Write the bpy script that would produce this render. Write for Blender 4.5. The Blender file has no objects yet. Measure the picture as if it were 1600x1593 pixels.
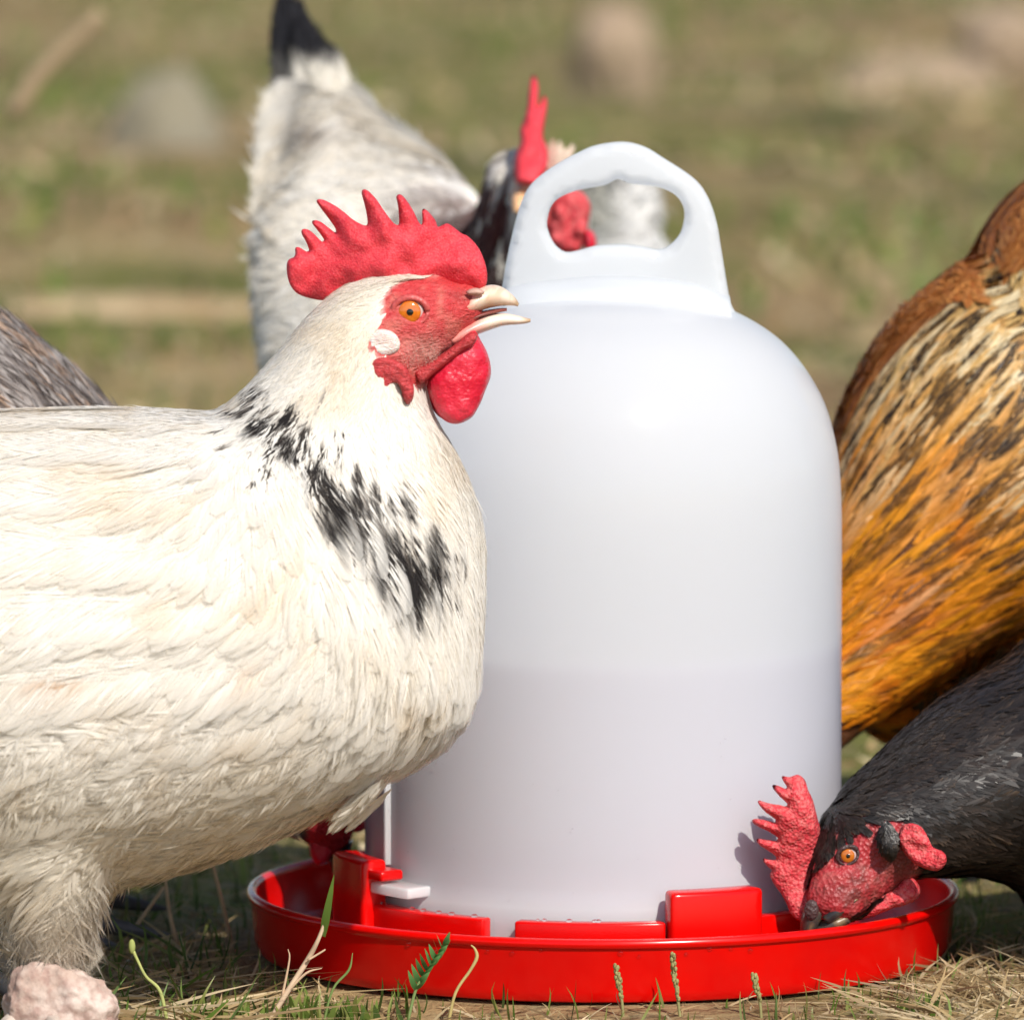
import bpy, bmesh, math, random
import numpy as np
from mathutils import Vector, noise
from mathutils.bvhtree import BVHTree
from mathutils.geometry import delaunay_2d_cdt
from math import sin, cos, pi, radians, sqrt, tan, atan

# ------------------------------------------------------------------ camera, sky, sun, exposure
SC = bpy.context.scene
COL = SC.collection
F = 12000.0                      # focal length in pixels of the 1600 px wide photograph
PITCH = radians(5.6)
CAM = Vector((0.0, -2.53, 0.3946))
cam_d = bpy.data.cameras.new('camera')
cam = bpy.data.objects.new('camera', cam_d); COL.objects.link(cam)
cam.location = CAM; cam.rotation_euler = (pi/2 - PITCH, 0, 0)
cam_d.sensor_width = 36; cam_d.sensor_fit = 'HORIZONTAL'; cam_d.lens = F*36/1600
cam_d.clip_start = 0.05; cam_d.clip_end = 500
cam_d.dof.use_dof = True; cam_d.dof.focus_distance = 2.43; cam_d.dof.aperture_fstop = 15.5
SC.camera = cam

SUN = Vector((0.33, -0.655, 0.68)).normalized()      # towards the sun
sun_el = math.asin(SUN.z); sun_rot = math.atan2(SUN.x, SUN.y)
W = bpy.data.worlds.new("World"); SC.world = W; W.use_nodes = True
nt = W.node_tree; sky = nt.nodes.new('ShaderNodeTexSky'); sky.sky_type = 'NISHITA'; sky.sun_disc = False
sky.sun_elevation = sun_el; sky.sun_rotation = sun_rot
nt.links.new(sky.outputs[0], nt.nodes['Background'].inputs[0]); nt.nodes['Background'].inputs[1].default_value = 0.10
sd = bpy.data.lights.new('sun', 'SUN'); sd.energy = 3.95; sd.angle = radians(0.53); sd.color = (1.0, 0.945, 0.86)
so = bpy.data.objects.new('sun', sd); COL.objects.link(so)
so.rotation_euler = SUN.to_track_quat('Z', 'Y').to_euler(); so.location = SUN*6
SC.view_settings.view_transform = 'Standard'; SC.view_settings.look = 'None'
SC.view_settings.gamma = 1; SC.view_settings.exposure = 0.34; SC.view_settings.use_curve_mapping = False
SC.cycles.use_denoising = True
SC.cycles.max_bounces = 8; SC.cycles.diffuse_bounces = 4; SC.cycles.transparent_max_bounces = 20; SC.cycles.use_adaptive_sampling = True; SC.cycles.adaptive_threshold = .025
SC.cycles.sample_clamp_indirect = 6

# ------------------------------------------------------------------ helpers
cP, sP = cos(PITCH), sin(PITCH)
def P(px, py, Y):
    """point at depth Y seen at photograph pixel (px, py)"""
    x = (px-800)/F; v = (796.5-py)/F
    d = Vector((x, cP+v*sP, -sP+v*cP)); t = (Y-CAM.y)/d.y
    return CAM + d*t
def ZG(px, py):
    """ground point under a pixel"""
    x = (px-800)/F; v = (796.5-py)/F
    d = Vector((x, cP+v*sP, -sP+v*cP)); return CAM + d*(-CAM.z/d.z)
def topx(A):
    A = np.asarray(A, float) - np.array(CAM)
    f = A[..., 1]*cP - A[..., 2]*sP; u = A[..., 1]*sP + A[..., 2]*cP
    return np.stack([800+F*A[..., 0]/f, 796.5-F*u/f], -1)
def SCL(Y): return (Y-CAM.y)/F

def tag(o, label=None, cat=None, group=None, kind=None):
    if label: o['label'] = label
    if cat: o['category'] = cat
    if group: o['group'] = group
    if kind: o['kind'] = kind
    return o
def empty(name, loc, **k):
    o = bpy.data.objects.new(name, None); COL.objects.link(o); o.location = loc; o.empty_display_size = .02
    return tag(o, **k)
def link(name, me, mat, parent=None, smooth=True):
    o = bpy.data.objects.new(name, me); COL.objects.link(o)
    if mat: me.materials.append(mat)
    if smooth: me.polygons.foreach_set('use_smooth', [True]*len(me.polygons))
    if parent:
        o.parent = parent; o.location = -Vector(parent.location) if parent.parent is None else Vector((0, 0, 0))
    return o
def mesh_np(name, V, quads=None, tris=None, col=None, alpha=None):
    """mesh from numpy arrays, with an optional per-vertex colour"""
    me = bpy.data.meshes.new(name); V = np.asarray(V, np.float32).reshape(-1, 3)
    q = np.zeros((0, 4), np.int32) if quads is None else np.asarray(quads, np.int32).reshape(-1, 4)
    t = np.zeros((0, 3), np.int32) if tris is None else np.asarray(tris, np.int32).reshape(-1, 3)
    me.vertices.add(len(V)); me.vertices.foreach_set('co', V.ravel())
    me.loops.add(q.size+t.size); me.loops.foreach_set('vertex_index', np.concatenate([q.ravel(), t.ravel()]))
    n = len(q)+len(t); me.polygons.add(n)
    st = np.concatenate([np.arange(len(q))*4, q.size+np.arange(len(t))*3])
    me.polygons.foreach_set('loop_start', st.astype(np.int32))
    me.update(calc_edges=True)
    if col is not None:
        c = np.ones((len(V), 4), np.float32); c[:, :3] = np.asarray(col).reshape(-1, 3)
        if alpha is not None: c[:, 3] = alpha
        a = me.color_attributes.new('col', 'FLOAT_COLOR', 'POINT'); a.data.foreach_set('color', c.ravel())
    return me

def M(name, col=(.5, .5, .5), rough=.5, attr=False, transl=0, sss=0, sssr=(1, .3, .2), coat=0, spec=.5, bump=None, mottled=None, sheen=0, trans=0, ior=1.45, fringe=False):
    """procedural material. bump = list of (kind, scale, strength, distance); mottled = (scale, colour2, amount, detail)"""
    m = bpy.data.materials.new(name); m.use_nodes = True; t = m.node_tree; N = t.nodes; L = t.links
    b = N['Principled BSDF']; out = N['Material Output']
    tc = N.new('ShaderNodeTexCoord')
    if attr:
        a = N.new('ShaderNodeAttribute'); a.attribute_name = 'col'; csock = a.outputs['Color']
    else:
        r = N.new('ShaderNodeRGB'); r.outputs[0].default_value = (*col, 1); csock = r.outputs[0]
    if mottled:
        for sc, c2, am, det in mottled:
            nz = N.new('ShaderNodeTexNoise'); nz.inputs['Scale'].default_value = sc; nz.inputs['Detail'].default_value = det
            L.new(tc.outputs['Object'], nz.inputs['Vector'])
            rp = N.new('ShaderNodeMapRange'); rp.inputs['From Min'].default_value = .42; rp.inputs['From Max'].default_value = .62
            rp.inputs['To Max'].default_value = am; L.new(nz.outputs[0], rp.inputs['Value'])
            mx = N.new('ShaderNodeMix'); mx.data_type = 'RGBA'; L.new(rp.outputs[0], mx.inputs['Factor']); L.new(csock, mx.inputs['A'])
            mx.inputs['B'].default_value = (*c2, 1); csock = mx.outputs['Result']
    L.new(csock, b.inputs['Base Color']); b.inputs['Roughness'].default_value = rough
    b.inputs['Specular IOR Level'].default_value = spec; b.inputs['Coat Weight'].default_value = coat; b.inputs['Coat Roughness'].default_value = .08
    b.inputs['Sheen Weight'].default_value = sheen; b.inputs['IOR'].default_value = ior; b.inputs['Transmission Weight'].default_value = trans
    if sss:
        b.inputs['Subsurface Weight'].default_value = sss; b.inputs['Subsurface Radius'].default_value = sssr; b.inputs['Subsurface Scale'].default_value = .002
    prev = None
    for kind, sc, stg, dist in (bump or []):
        if kind == 'v':
            x = N.new('ShaderNodeTexVoronoi'); x.inputs['Scale'].default_value = sc; so_ = x.outputs['Distance']
        else:
            x = N.new('ShaderNodeTexNoise'); x.inputs['Scale'].default_value = sc; x.inputs['Detail'].default_value = 6; so_ = x.outputs[0]
            if kind == 'w':      # wrinkled, stretched
                x.inputs['Distortion'].default_value = 1.5
        mp = N.new('ShaderNodeMapping'); L.new(tc.outputs['Object'], mp.inputs['Vector']); L.new(mp.outputs[0], x.inputs['Vector'])
        if kind == 'w': mp.inputs['Scale'].default_value = (1, 1, 3.2); mp.inputs['Rotation'].default_value = (0, .25, 0)
        bp = N.new('ShaderNodeBump'); bp.inputs['Strength'].default_value = stg; bp.inputs['Distance'].default_value = dist
        L.new(so_, bp.inputs['Height'])
        if prev: L.new(prev, bp.inputs['Normal'])
        prev = bp.outputs[0]
    if prev: L.new(prev, b.inputs['Normal'])
    if transl:
        tr = N.new('ShaderNodeBsdfTranslucent'); L.new(csock, tr.inputs[0]); mx = N.new('ShaderNodeMixShader'); mx.inputs[0].default_value = transl
        if prev: L.new(prev, tr.inputs['Normal'])
        L.new(b.outputs[0], mx.inputs[1]); L.new(tr.outputs[0], mx.inputs[2]); L.new(mx.outputs[0], out.inputs[0])
        if fringe:      # the loose barbs at a feather's edge are too fine to model: they thin out to nothing
            tp = N.new('ShaderNodeBsdfTransparent'); m2 = N.new('ShaderNodeMixShader'); L.new(a.outputs['Alpha'], m2.inputs[0]); L.new(tp.outputs[0], m2.inputs[1]); L.new(mx.outputs[0], m2.inputs[2]); L.new(m2.outputs[0], out.inputs[0])
    return m

def catmull(pts, n=None, closed=False, spacing=None):
    """smooth resampling of a point list (any dimension)"""
    p = np.asarray(pts, float); k = len(p); outp = []
    segs = k if closed else k-1
    for i in range(segs):
        p0 = p[(i-1) % k] if closed or i > 0 else 2*p[0]-p[1]
        p1 = p[i]; p2 = p[(i+1) % k]
        p3 = p[(i+2) % k] if closed or i+2 < k else 2*p[-1]-p[-2]
        m = n if n else max(1, int(np.linalg.norm((p2-p1)[:2])/spacing+.5))
        for j in range(m):
            t = j/m
            outp.append(.5*((2*p1)+(-p0+p2)*t+(2*p0-5*p1+4*p2-p3)*t*t+(-p0+3*p1-3*p2+p3)*t**3))
    if not closed: outp.append(p[-1])
    return np.array(outp)

def inside(poly, pts):
    """boolean array: points inside polygon"""
    poly = np.asarray(poly, float); pts = np.asarray(pts, float); x, y = pts[..., 0], pts[..., 1]
    r = np.zeros(x.shape, bool); n = len(poly)
    for i in range(n):
        x0, y0 = poly[i]; x1, y1 = poly[(i+1) % n]
        if y0 == y1: continue
        c = ((y0 > y) != (y1 > y)) & (x < (x1-x0)*(y-y0)/(y1-y0)+x0); r ^= c
    return r
def segdist(poly, pts, closed=True):
    poly = np.asarray(poly, float); pts = np.asarray(pts, float); d = np.full(pts.shape[:-1], 1e9); n = len(poly)
    for i in range(n if closed else n-1):
        a = poly[i]; b = poly[(i+1) % n]; ab = b-a; l = max((ab*ab).sum(), 1e-12)
        t = np.clip(((pts-a)*ab).sum(-1)/l, 0, 1); q = a+t[..., None]*ab
        d = np.minimum(d, np.sqrt(((pts-q)**2).sum(-1)))
    return d

def inflate(name, outline, Y, thick, mat, parent=None, holes=(), step=6, edge=14, spacing=5, yfun=None, smooth_out=True, wob=0, seed=0, flat=.0):
    """a fleshy or moulded slab: outline traced in pixels, real thickness (m) rising from the rim over `edge` pixels, both faces"""
    loops = [catmull(o, closed=True, spacing=spacing) if smooth_out else np.asarray(o, float) for o in [outline, *holes]]
    bnd = np.concatenate(loops); edges = []; k = 0
    for l in loops:
        edges += [(k+i, k+(i+1) % len(l)) for i in range(len(l))]; k += len(l)
    lo = bnd.min(0); hi = bnd.max(0); rng = np.random.default_rng(seed)
    gx, gy = np.meshgrid(np.arange(lo[0], hi[0], step), np.arange(lo[1], hi[1], step*.87)); gx = gx+(np.arange(gx.shape[0]) % 2)[:, None]*step*.5
    g = np.stack([gx.ravel(), gy.ravel()], -1)+rng.uniform(-.08, .08, (gx.size, 2))*step
    ok = inside(loops[0], g)
    for l in loops[1:]: ok &= ~inside(l, g)
    for l in loops: ok &= segdist(l, g) > step*.55
    allp = np.concatenate([bnd, g[ok]])
    vo, eo, fo, *_ = delaunay_2d_cdt([Vector(p) for p in allp], edges, [], 0, 1e-4)
    vo = np.array([tuple(v) for v in vo]); fo = np.array([tuple(f) for f in fo if len(f) == 3])
    cen = vo[fo].mean(1); ok = inside(loops[0], cen)
    for l in loops[1:]: ok &= ~inside(l, cen)
    fo = fo[ok]
    d = np.full(len(vo), 1e9)
    for l in loops: d = np.minimum(d, segdist(l, vo))
    isb = d < 1e-2
    h = thick*(flat+(1-flat)*np.sqrt(np.clip(1-(1-np.clip(d/edge, 0, 1))**2, 0, 1)))/2
    V = []; idx_f = np.arange(len(vo)); idx_b = np.zeros(len(vo), int)
    base = [P(p[0], p[1], Y) for p in vo]
    for i, b in enumerate(base):
        off = yfun(vo[i][0], vo[i][1]) if yfun else 0
        w = wob*noise.noise(Vector((vo[i][0]*.06, vo[i][1]*.06, seed))) if wob else 0
        V.append((b.x, b.y+off-(h[i] if not (isb[i] and flat == 0) else 0)+w, b.z))
    nb = len(V)
    for i, b in enumerate(base):
        if isb[i] and flat == 0: idx_b[i] = i; continue
        off = yfun(vo[i][0], vo[i][1]) if yfun else 0
        w = wob*noise.noise(Vector((vo[i][0]*.06, vo[i][1]*.06, seed))) if wob else 0
        idx_b[i] = len(V); V.append((b.x, b.y+off+h[i]+w, b.z))
    # orientation: front faces towards -Y
    a, b_, c = vo[fo[:, 0]], vo[fo[:, 1]], vo[fo[:, 2]]
    s = (b_[:, 0]-a[:, 0])*(c[:, 1]-a[:, 1])-(b_[:, 1]-a[:, 1])*(c[:, 0]-a[:, 0])
    fr = np.where((s < 0)[:, None], fo, fo[:, ::-1])
    tr = np.concatenate([fr, idx_b[fr[:, ::-1]]]); q = []
    if flat > 0:
        cnt = {}
        for f in fr:
            for i in range(3):
                e = (f[i], f[(i+1) % 3]); cnt[e] = 1
        q = [(e[1], e[0], idx_b[e[0]], idx_b[e[1]]) for e in cnt if (e[1], e[0]) not in cnt]
    me = mesh_np(name, V, q if len(q) else None, tr)
    return link(name, me, mat, parent)

def loft_data(pairs, seg=24, n=6, Yc=None, power=1.0):
    """closed tube through stations ((ax,ay),(bx,by),Y,halfdepth): a/b are the two silhouette pixels of each station"""
    arr = np.array([[a[0], a[1], b[0], b[1], Y, r*1000] for a, b, Y, r in pairs], float)
    arr = catmull(arr, n=n); V = []; Q = []; T = []
    for a in arr:
        pa = np.array(P(a[0], a[1], a[4])); pb = np.array(P(a[2], a[3], a[4])); c = (pa+pb)/2; e = (pa-pb)/2; r = max(a[5], .2)/1000
        for k in range(seg):
            t = 2*pi*k/seg; ct, st = cos(t), sin(t)
            V.append(c+e*ct+np.array((0, 1, 0))*r*st)
    m = len(arr)
    for i in range(m-1):
        for k in range(seg):
            k2 = (k+1) % seg; Q.append((i*seg+k, i*seg+k2, (i+1)*seg+k2, (i+1)*seg+k))
    for i, rev in ((0, 0), (m-1, 1)):
        c = np.mean(V[i*seg:(i+1)*seg], 0); ci = len(V); V.append(c)
        for k in range(seg):
            k2 = (k+1) % seg; T.append((ci, i*seg+k, i*seg+k2) if rev else (ci, i*seg+k2, i*seg+k))
    return np.array(V), Q, T
def tube_data(pts, rad, seg=10, n=4):
    """round tube along 3-D points"""
    a = catmull(np.column_stack([np.asarray(pts, float)*1000, np.asarray(rad, float)*1000]), n=n)/1000
    p = a[:, :3]; r = a[:, 3]; tg = np.gradient(p, axis=0); tg /= np.linalg.norm(tg, axis=1)[:, None]+1e-12
    up = np.array((.12, .98, .1)); V = []; Q = []; T = []
    for i in range(len(p)):
        s = np.cross(tg[i], up); s /= np.linalg.norm(s)+1e-9; u = np.cross(s, tg[i])
        for k in range(seg):
            t = 2*pi*k/seg; V.append(p[i]+r[i]*(s*cos(t)+u*sin(t)))
    for i in range(len(p)-1):
        for k in range(seg):
            k2 = (k+1) % seg; Q.append((i*seg+k, i*seg+k2, (i+1)*seg+k2, (i+1)*seg+k))
    for i, rev in ((0, 0), (len(p)-1, 1)):
        ci = len(V); V.append(p[i])
        for k in range(seg):
            k2 = (k+1) % seg; T.append((ci, i*seg+k, i*seg+k2) if rev else (ci, i*seg+k2, i*seg+k))
    return np.array(V), Q, T
def ell_data(c, r, seg=24, rings=14, rot=None):
    V = []; Q = []; T = []
    for i in range(1, rings):
        ph = pi*i/rings
        for k in range(seg):
            t = 2*pi*k/seg; v = Vector((r[0]*sin(ph)*cos(t), r[1]*sin(ph)*sin(t), r[2]*cos(ph)))
            if rot: v = rot @ v
            V.append(np.array(c)+np.array(v))
    for i in range(rings-2):
        for k in range(seg):
            k2 = (k+1) % seg; Q.append((i*seg+k2, i*seg+k, (i+1)*seg+k, (i+1)*seg+k2))
    for s, i in ((1, 0), (-1, rings-2)):
        v = Vector((0, 0, s*r[2])); v = rot @ v if rot else v
        ci = len(V); V.append(np.array(c)+np.array(v))
        for k in range(seg):
            k2 = (k+1) % seg; T.append((ci, i*seg+k, i*seg+k2) if s > 0 else (ci, i*seg+k2, i*seg+k))
    return np.array(V), Q, T
def merge(*datas):
    V = []; Q = []; T = []; k = 0
    for v, q, t in datas:
        V.append(v); Q += [tuple(i+k for i in f) for f in q]; T += [tuple(i+k for i in f) for f in t]; k += len(v)
    return np.concatenate(V), Q, T

def body_mesh(name, datas, voxel, smooth=6, deform=None):
    """one continuous skin grown over all the lofts"""
    me = mesh_np(name, *merge(*datas)); o = bpy.data.objects.new('tmp_skin', me); COL.objects.link(o)
    r = o.modifiers.new('r', 'REMESH'); r.mode = 'VOXEL'; r.voxel_size = voxel
    s = o.modifiers.new('s', 'SMOOTH'); s.factor = .5; s.iterations = smooth
    dg = bpy.context.evaluated_depsgraph_get(); ev = o.evaluated_get(dg)
    out = bpy.data.meshes.new_from_object(ev); out.name = name
    bpy.data.objects.remove(o); bpy.data.meshes.remove(me)
    n = len(out.vertices); co = np.empty(n*3, np.float32); out.vertices.foreach_get('co', co); co = co.reshape(-1, 3)
    if deform is not None:
        nr = np.empty(n*3, np.float32); out.vertices.foreach_get('normal', nr); co = deform(co, nr.reshape(-1, 3)).astype(np.float32)
        out.vertices.foreach_set('co', co.ravel()); out.update()
    return out, co
def set_col(me, c):
    a = me.color_attributes.new('col', 'FLOAT_COLOR', 'POINT'); n = len(me.vertices)
    cc = np.ones((n, 4), np.float32); cc[:, :3] = c; a.data.foreach_set('color', cc.ravel())

def sample(me, count, rng, keep=None):
    """random points over the skin: positions, normals"""
    me.calc_loop_triangles(); nt_ = len(me.loop_triangles)
    tri = np.empty(nt_*3, np.int32); me.loop_triangles.foreach_get('vertices', tri); tri = tri.reshape(-1, 3)
    n = len(me.vertices); co = np.empty(n*3, np.float32); me.vertices.foreach_get('co', co); co = co.reshape(-1, 3)
    nr = np.empty(n*3, np.float32); me.vertices.foreach_get('normal', nr); nr = nr.reshape(-1, 3)
    a, b, c = co[tri[:, 0]], co[tri[:, 1]], co[tri[:, 2]]; ar = np.linalg.norm(np.cross(b-a, c-a), axis=1)
    w = ar.copy()
    if keep is not None: w = w*keep((a+b+c)/3)
    i = rng.choice(nt_, count, p=w/w.sum()); u = rng.random(count); v = rng.random(count); f = u+v > 1; u[f] = 1-u[f]; v[f] = 1-v[f]
    t = tri[i]; wa = (1-u-v)[:, None]; wb = u[:, None]; wc = v[:, None]
    p = co[t[:, 0]]*wa+co[t[:, 1]]*wb+co[t[:, 2]]*wc; q = nr[t[:, 0]]*wa+nr[t[:, 1]]*wb+nr[t[:, 2]]*wc
    return p, q/np.linalg.norm(q, axis=1)[:, None]

def flow(guides, px, side_y=0.0):
    """direction (x,z) of feather lie from pixel guides [(px,py,dx,dy)]"""
    g = np.asarray(guides, float); d2 = ((px[:, None, :]-g[None, :, :2])**2).sum(-1)+900; w = 1/d2**1.5
    d = (w[..., None]*g[None, :, 2:4]/np.linalg.norm(g[:, 2:4], axis=1)[None, :, None]).sum(1)
    d /= np.linalg.norm(d, axis=1)[:, None]+1e-9
    return np.stack([d[:, 0], np.full(len(d), side_y), -d[:, 1]], -1)

def lerp2(A, i0, fr): return A[:, i0]*(1-fr)+A[:, i0+1]*fr
def plumage(name, me, mat, parent, roots, normals, dirs, L, Wd, colfn, nb=16, K=5, h0=.0008, lift=.10, bw=2.0, droop=6.0, ang=(.75, 1.25), jit=.12, seed=1, hug=True, frizz=.06, tipcurl=0.0, taper=.6, nvar=.10, vane=True):
    """feathers made of barbs: every feather is a curved shaft with nb barbs a side, lying on the skin and overlapping the next"""
    rng = np.random.default_rng(seed); N = len(roots); L = np.asarray(L); Wd = np.asarray(Wd)
    bvh = BVHTree.FromPolygons([v.co[:] for v in me.vertices], [p.vertices[:] for p in me.polygons]) if hug else None
    R = np.zeros((N, K, 3)); NN = np.zeros((N, K, 3)); tt = np.linspace(0, 1, K)
    p = roots.astype(float).copy(); n = normals.astype(float).copy(); d = dirs.copy()
    for k in range(K):
        d = d-(d*n).sum(1)[:, None]*n; d /= np.linalg.norm(d, axis=1)[:, None]+1e-9
        off = h0+lift*L*tt[k]+tipcurl*L*tt[k]**2
        R[:, k] = p+n*off[:, None]; NN[:, k] = n
        if k < K-1:
            p = p+d*(L/(K-1))[:, None]
            if hug:
                n2 = n.copy()
                for i in range(N):
                    loc, nn, _, dist = bvh.find_nearest(p[i])
                    if loc is not None and dist < .02: p[i] = loc; n2[i] = nn
                n = n*.5+n2*.5; n /= np.linalg.norm(n, axis=1)[:, None]+1e-9
    T = np.gradient(R, axis=1); T /= np.linalg.norm(T, axis=2)[..., None]+1e-12
    S = np.cross(NN, T); S /= np.linalg.norm(S, axis=2)[..., None]+1e-12
    t = (np.arange(nb)+.5)/nb; f = t*(K-1); i0 = np.minimum(f.astype(int), K-2); fr = (f-i0)[None, :, None]
    lerp = lambda A: A[:, i0]*(1-fr)+A[:, i0+1]*fr
    Rb, Tb, Sb, Nb = lerp(R), lerp(T), lerp(S), lerp(NN)
    prof = np.clip(np.sin(pi*np.clip(t*.9+.08, 0, 1)**.75)**taper, .12, 1)*(1-.55*t**4)
    V = np.zeros((N, nb, 2, 5, 3)); C = np.zeros((N, nb, 2, 5, 3)); pos_l = np.array([0, 0, .55, .55, 1.])
    for s, sg in enumerate((1, -1)):
        lat = (Wd/2)[:, None]*prof[None]*(1+jit*rng.standard_normal((N, nb)))
        ph = ang[1]+(ang[0]-ang[1])*(1-t)[None]**1 if False else (ang[0]*1+(ang[1]-ang[0])*t)[None]+.08*rng.standard_normal((N, nb))
        dl = sg*Sb*np.cos(ph)[..., None]+Tb*np.sin(ph)[..., None]
        ln = lat/np.clip(np.cos(ph), .35, 1)
        tip = Rb+dl*ln[..., None]-Nb*(droop*lat**2)[..., None]+Nb*(frizz*ln*rng.standard_normal((N, nb)))[..., None]+Sb*(frizz*ln*rng.standard_normal((N, nb)))[..., None]
        mid = Rb*.45+tip*.55+Nb*(lat*.06)[..., None]
        wv = Tb*(L/nb*bw*.5)[:, None, None]
        V[:, :, s, 0] = Rb-wv; V[:, :, s, 1] = Rb+wv; V[:, :, s, 2] = mid+wv*.9; V[:, :, s, 3] = mid-wv*.9; V[:, :, s, 4] = tip
    px = topx(V.reshape(-1, 3)).reshape(N, nb, 2, 5, 2)
    C = colfn(px, np.broadcast_to(t[None, :, None, None], (N, nb, 2, 5)), np.broadcast_to(pos_l, (N, nb, 2, 5)), np.random.default_rng(seed+999), topx(roots))
    nnb = np.broadcast_to(Nb[:, :, None, None, :], V.shape).reshape(-1, 3)+rng.normal(0, nvar, (V.size//15, 3)).repeat(5, 0)
    nbarb = N*nb*2; base = (np.arange(nbarb)*5)[:, None]
    q = base+np.array([[0, 1, 2, 3]]); tr = base+np.array([[3, 2, 4]])
    q[1::2] = q[1::2, ::-1]; tr[1::2] = tr[1::2, ::-1]        # both vanes face outwards
    Vall = V.reshape(-1, 3); Call = C.reshape(-1, 3); Nall = nnb; Aall = np.broadcast_to((np.array([1, 1, 1, 1, 0.])[None]*np.where(t > .95, .7, 1.)[:, None])[None, :, None, :], (N, nb, 2, 5)).reshape(-1)
    if vane:      # the closed vane under the barbs: a thin leaf-shaped web each side of the shaft
        m = 7; tv = np.linspace(.04, .97, m); f = tv*(K-1); i0 = np.minimum(f.astype(int), K-2); fr = (f-i0)[None, :, None]
        Rb, Tb, Sb, Nb = lerp2(R, i0, fr), lerp2(T, i0, fr), lerp2(S, i0, fr), lerp2(NN, i0, fr)
        pf = np.clip(np.sin(pi*np.clip(tv*.9+.08, 0, 1)**.75)**taper, .12, 1)*(1-.55*tv**4); ph = ang[0]+(ang[1]-ang[0])*tv
        lat = (Wd/2)[:, None]*pf[None]*.93; U = np.array([0, .5, 1.]); G = np.zeros((N, m, 2, 3, 3))
        for s, sg in enumerate((1, -1)):
            for u in range(3):
                l = lat*U[u]; G[:, :, s, u] = Rb+sg*Sb*l[..., None]+Tb*(l*np.tan(np.minimum(ph, 1.3))*(1 if u else 0))[..., None]-Nb*(droop*l**2+.00018-l*.04)[..., None]
        Cg = colfn(topx(G.reshape(-1, 3)).reshape(N, m, 2, 3, 2), np.broadcast_to(tv[None, :, None, None], (N, m, 2, 3)), np.broadcast_to(U*.8, (N, m, 2, 3)), np.random.default_rng(seed+999), topx(roots))
        gi = len(Vall)+np.arange(N*m*6).reshape(N, m, 2, 3); Q2 = []
        for s in range(2):
            for u in range(2):
                a, b, c_, d_ = gi[:, :-1, s, u], gi[:, 1:, s, u], gi[:, 1:, s, u+1], gi[:, :-1, s, u+1]
                Q2.append(np.stack([a, b, c_, d_] if s == 0 else [d_, c_, b, a], -1).reshape(-1, 4))
        Gn = np.broadcast_to(Nb[:, :, None, None, :], G.shape).reshape(-1, 3)
        q = np.concatenate([q]+Q2); Vall = np.concatenate([Vall, G.reshape(-1, 3)]); Call = np.concatenate([Call, Cg.reshape(-1, 3)]); Nall = np.concatenate([Nall, Gn])
        ga = np.broadcast_to((np.array([1, 1, .35])[None]*np.array([1, 1, 1, 1, 1, 1, .35])[:, None])[None, :, None, :], (N, m, 2, 3)); Aall = np.concatenate([Aall, ga.reshape(-1)])
    me2 = mesh_np(name, Vall, q, tr, Call, Aall)
    o = link(name, me2, mat, parent, smooth=True)
    nn = Nall/np.linalg.norm(Nall, axis=1)[:, None]
    me2.normals_split_custom_set_from_vertices(nn.astype(np.float32))
    return o

def vnoise(px, sc, seed=0):
    """cheap smooth 2-D value noise on arrays (…,2) -> 0..1"""
    p = px/sc+seed*17.3; i = np.floor(p); f = p-i; f = f*f*(3-2*f)
    def h(a, b):
        v = np.sin(a*127.1+b*311.7+seed*3.1)*43758.5453; return v-np.floor(v)
    x, y = i[..., 0], i[..., 1]
    return (h(x, y)*(1-f[..., 0])+h(x+1, y)*f[..., 0])*(1-f[..., 1])+(h(x, y+1)*(1-f[..., 0])+h(x+1, y+1)*f[..., 0])*f[..., 1]
def mixc(a, b, f): return a+(np.asarray(b)-a)*f[..., None]
def sst(a, b, x):
    t = np.clip((x-a)/(b-a), 0, 1); return t*t*(3-2*t)

# ------------------------------------------------------------------ materials
feather_m = M('feather', attr=True, rough=.62, transl=.30, spec=.25, sheen=.15, fringe=True)
dark_feather_m = M('dark_feather', attr=True, rough=.42, transl=.08, spec=.5)
gold_feather_m = M('gold_feather', attr=True, rough=.42, transl=.15, spec=.28)
skin_m = M('skin', attr=True, rough=.5, sss=.25, spec=.45, bump=[('w', 260, .9, .0012), ('v', 900, .5, .0005)])
dark_skin_m = M('pebbled_skin', attr=True, rough=.48, sss=.2, spec=.5, bump=[('v', 760, .7, .0007), ('n', 300, .4, .001)])
comb_m = M('comb_flesh', (.64, .036, .055), rough=.6, sss=.3, spec=.35, bump=[('v', 1500, .45, .0004), ('w', 110, .16, .0012)], mottled=[(70, (.50, .015, .03), .6, 3), (1500, (.82, .13, .14), .35, 2)])
dry_comb_m = M('dusty_comb_flesh', (.60, .045, .06), rough=.6, sss=.25, spec=.35, bump=[('v', 1000, .9, .0006), ('n', 160, .5, .001)], mottled=[(700, (.74, .24, .22), .5, 5), (90, (.45, .02, .03), .5, 3)])
wattle_m = M('wattle_flesh', (.60, .010, .035), rough=.36, sss=.3, spec=.5, coat=.1, bump=[('w', 260, .35, .0008), ('v', 800, .4, .0005)], mottled=[(70, (.75, .06, .10), .7, 4)])
lobe_m = M('ear_lobe_skin', (.84, .80, .75), rough=.75, sss=.3, spec=.2, bump=[('w', 420, .9, .0012)], mottled=[(160, (.74, .40, .35), .35, 4)])
horn_m = M('beak_horn', attr=True, rough=.33, sss=.2, spec=.5, bump=[('n', 500, .15, .0004)])
eye_m = M('amber_iris', (.66, .17, .006), rough=.05, coat=1, spec=.8, mottled=[(900, (.5, .08, .002), .6, 4)])
eyewhite_m = M('eye_corner', (.55, .42, .40), rough=.1, coat=1)
pupil_m = M('pupil', (.004, .003, .003), rough=.03, coat=1)
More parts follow.
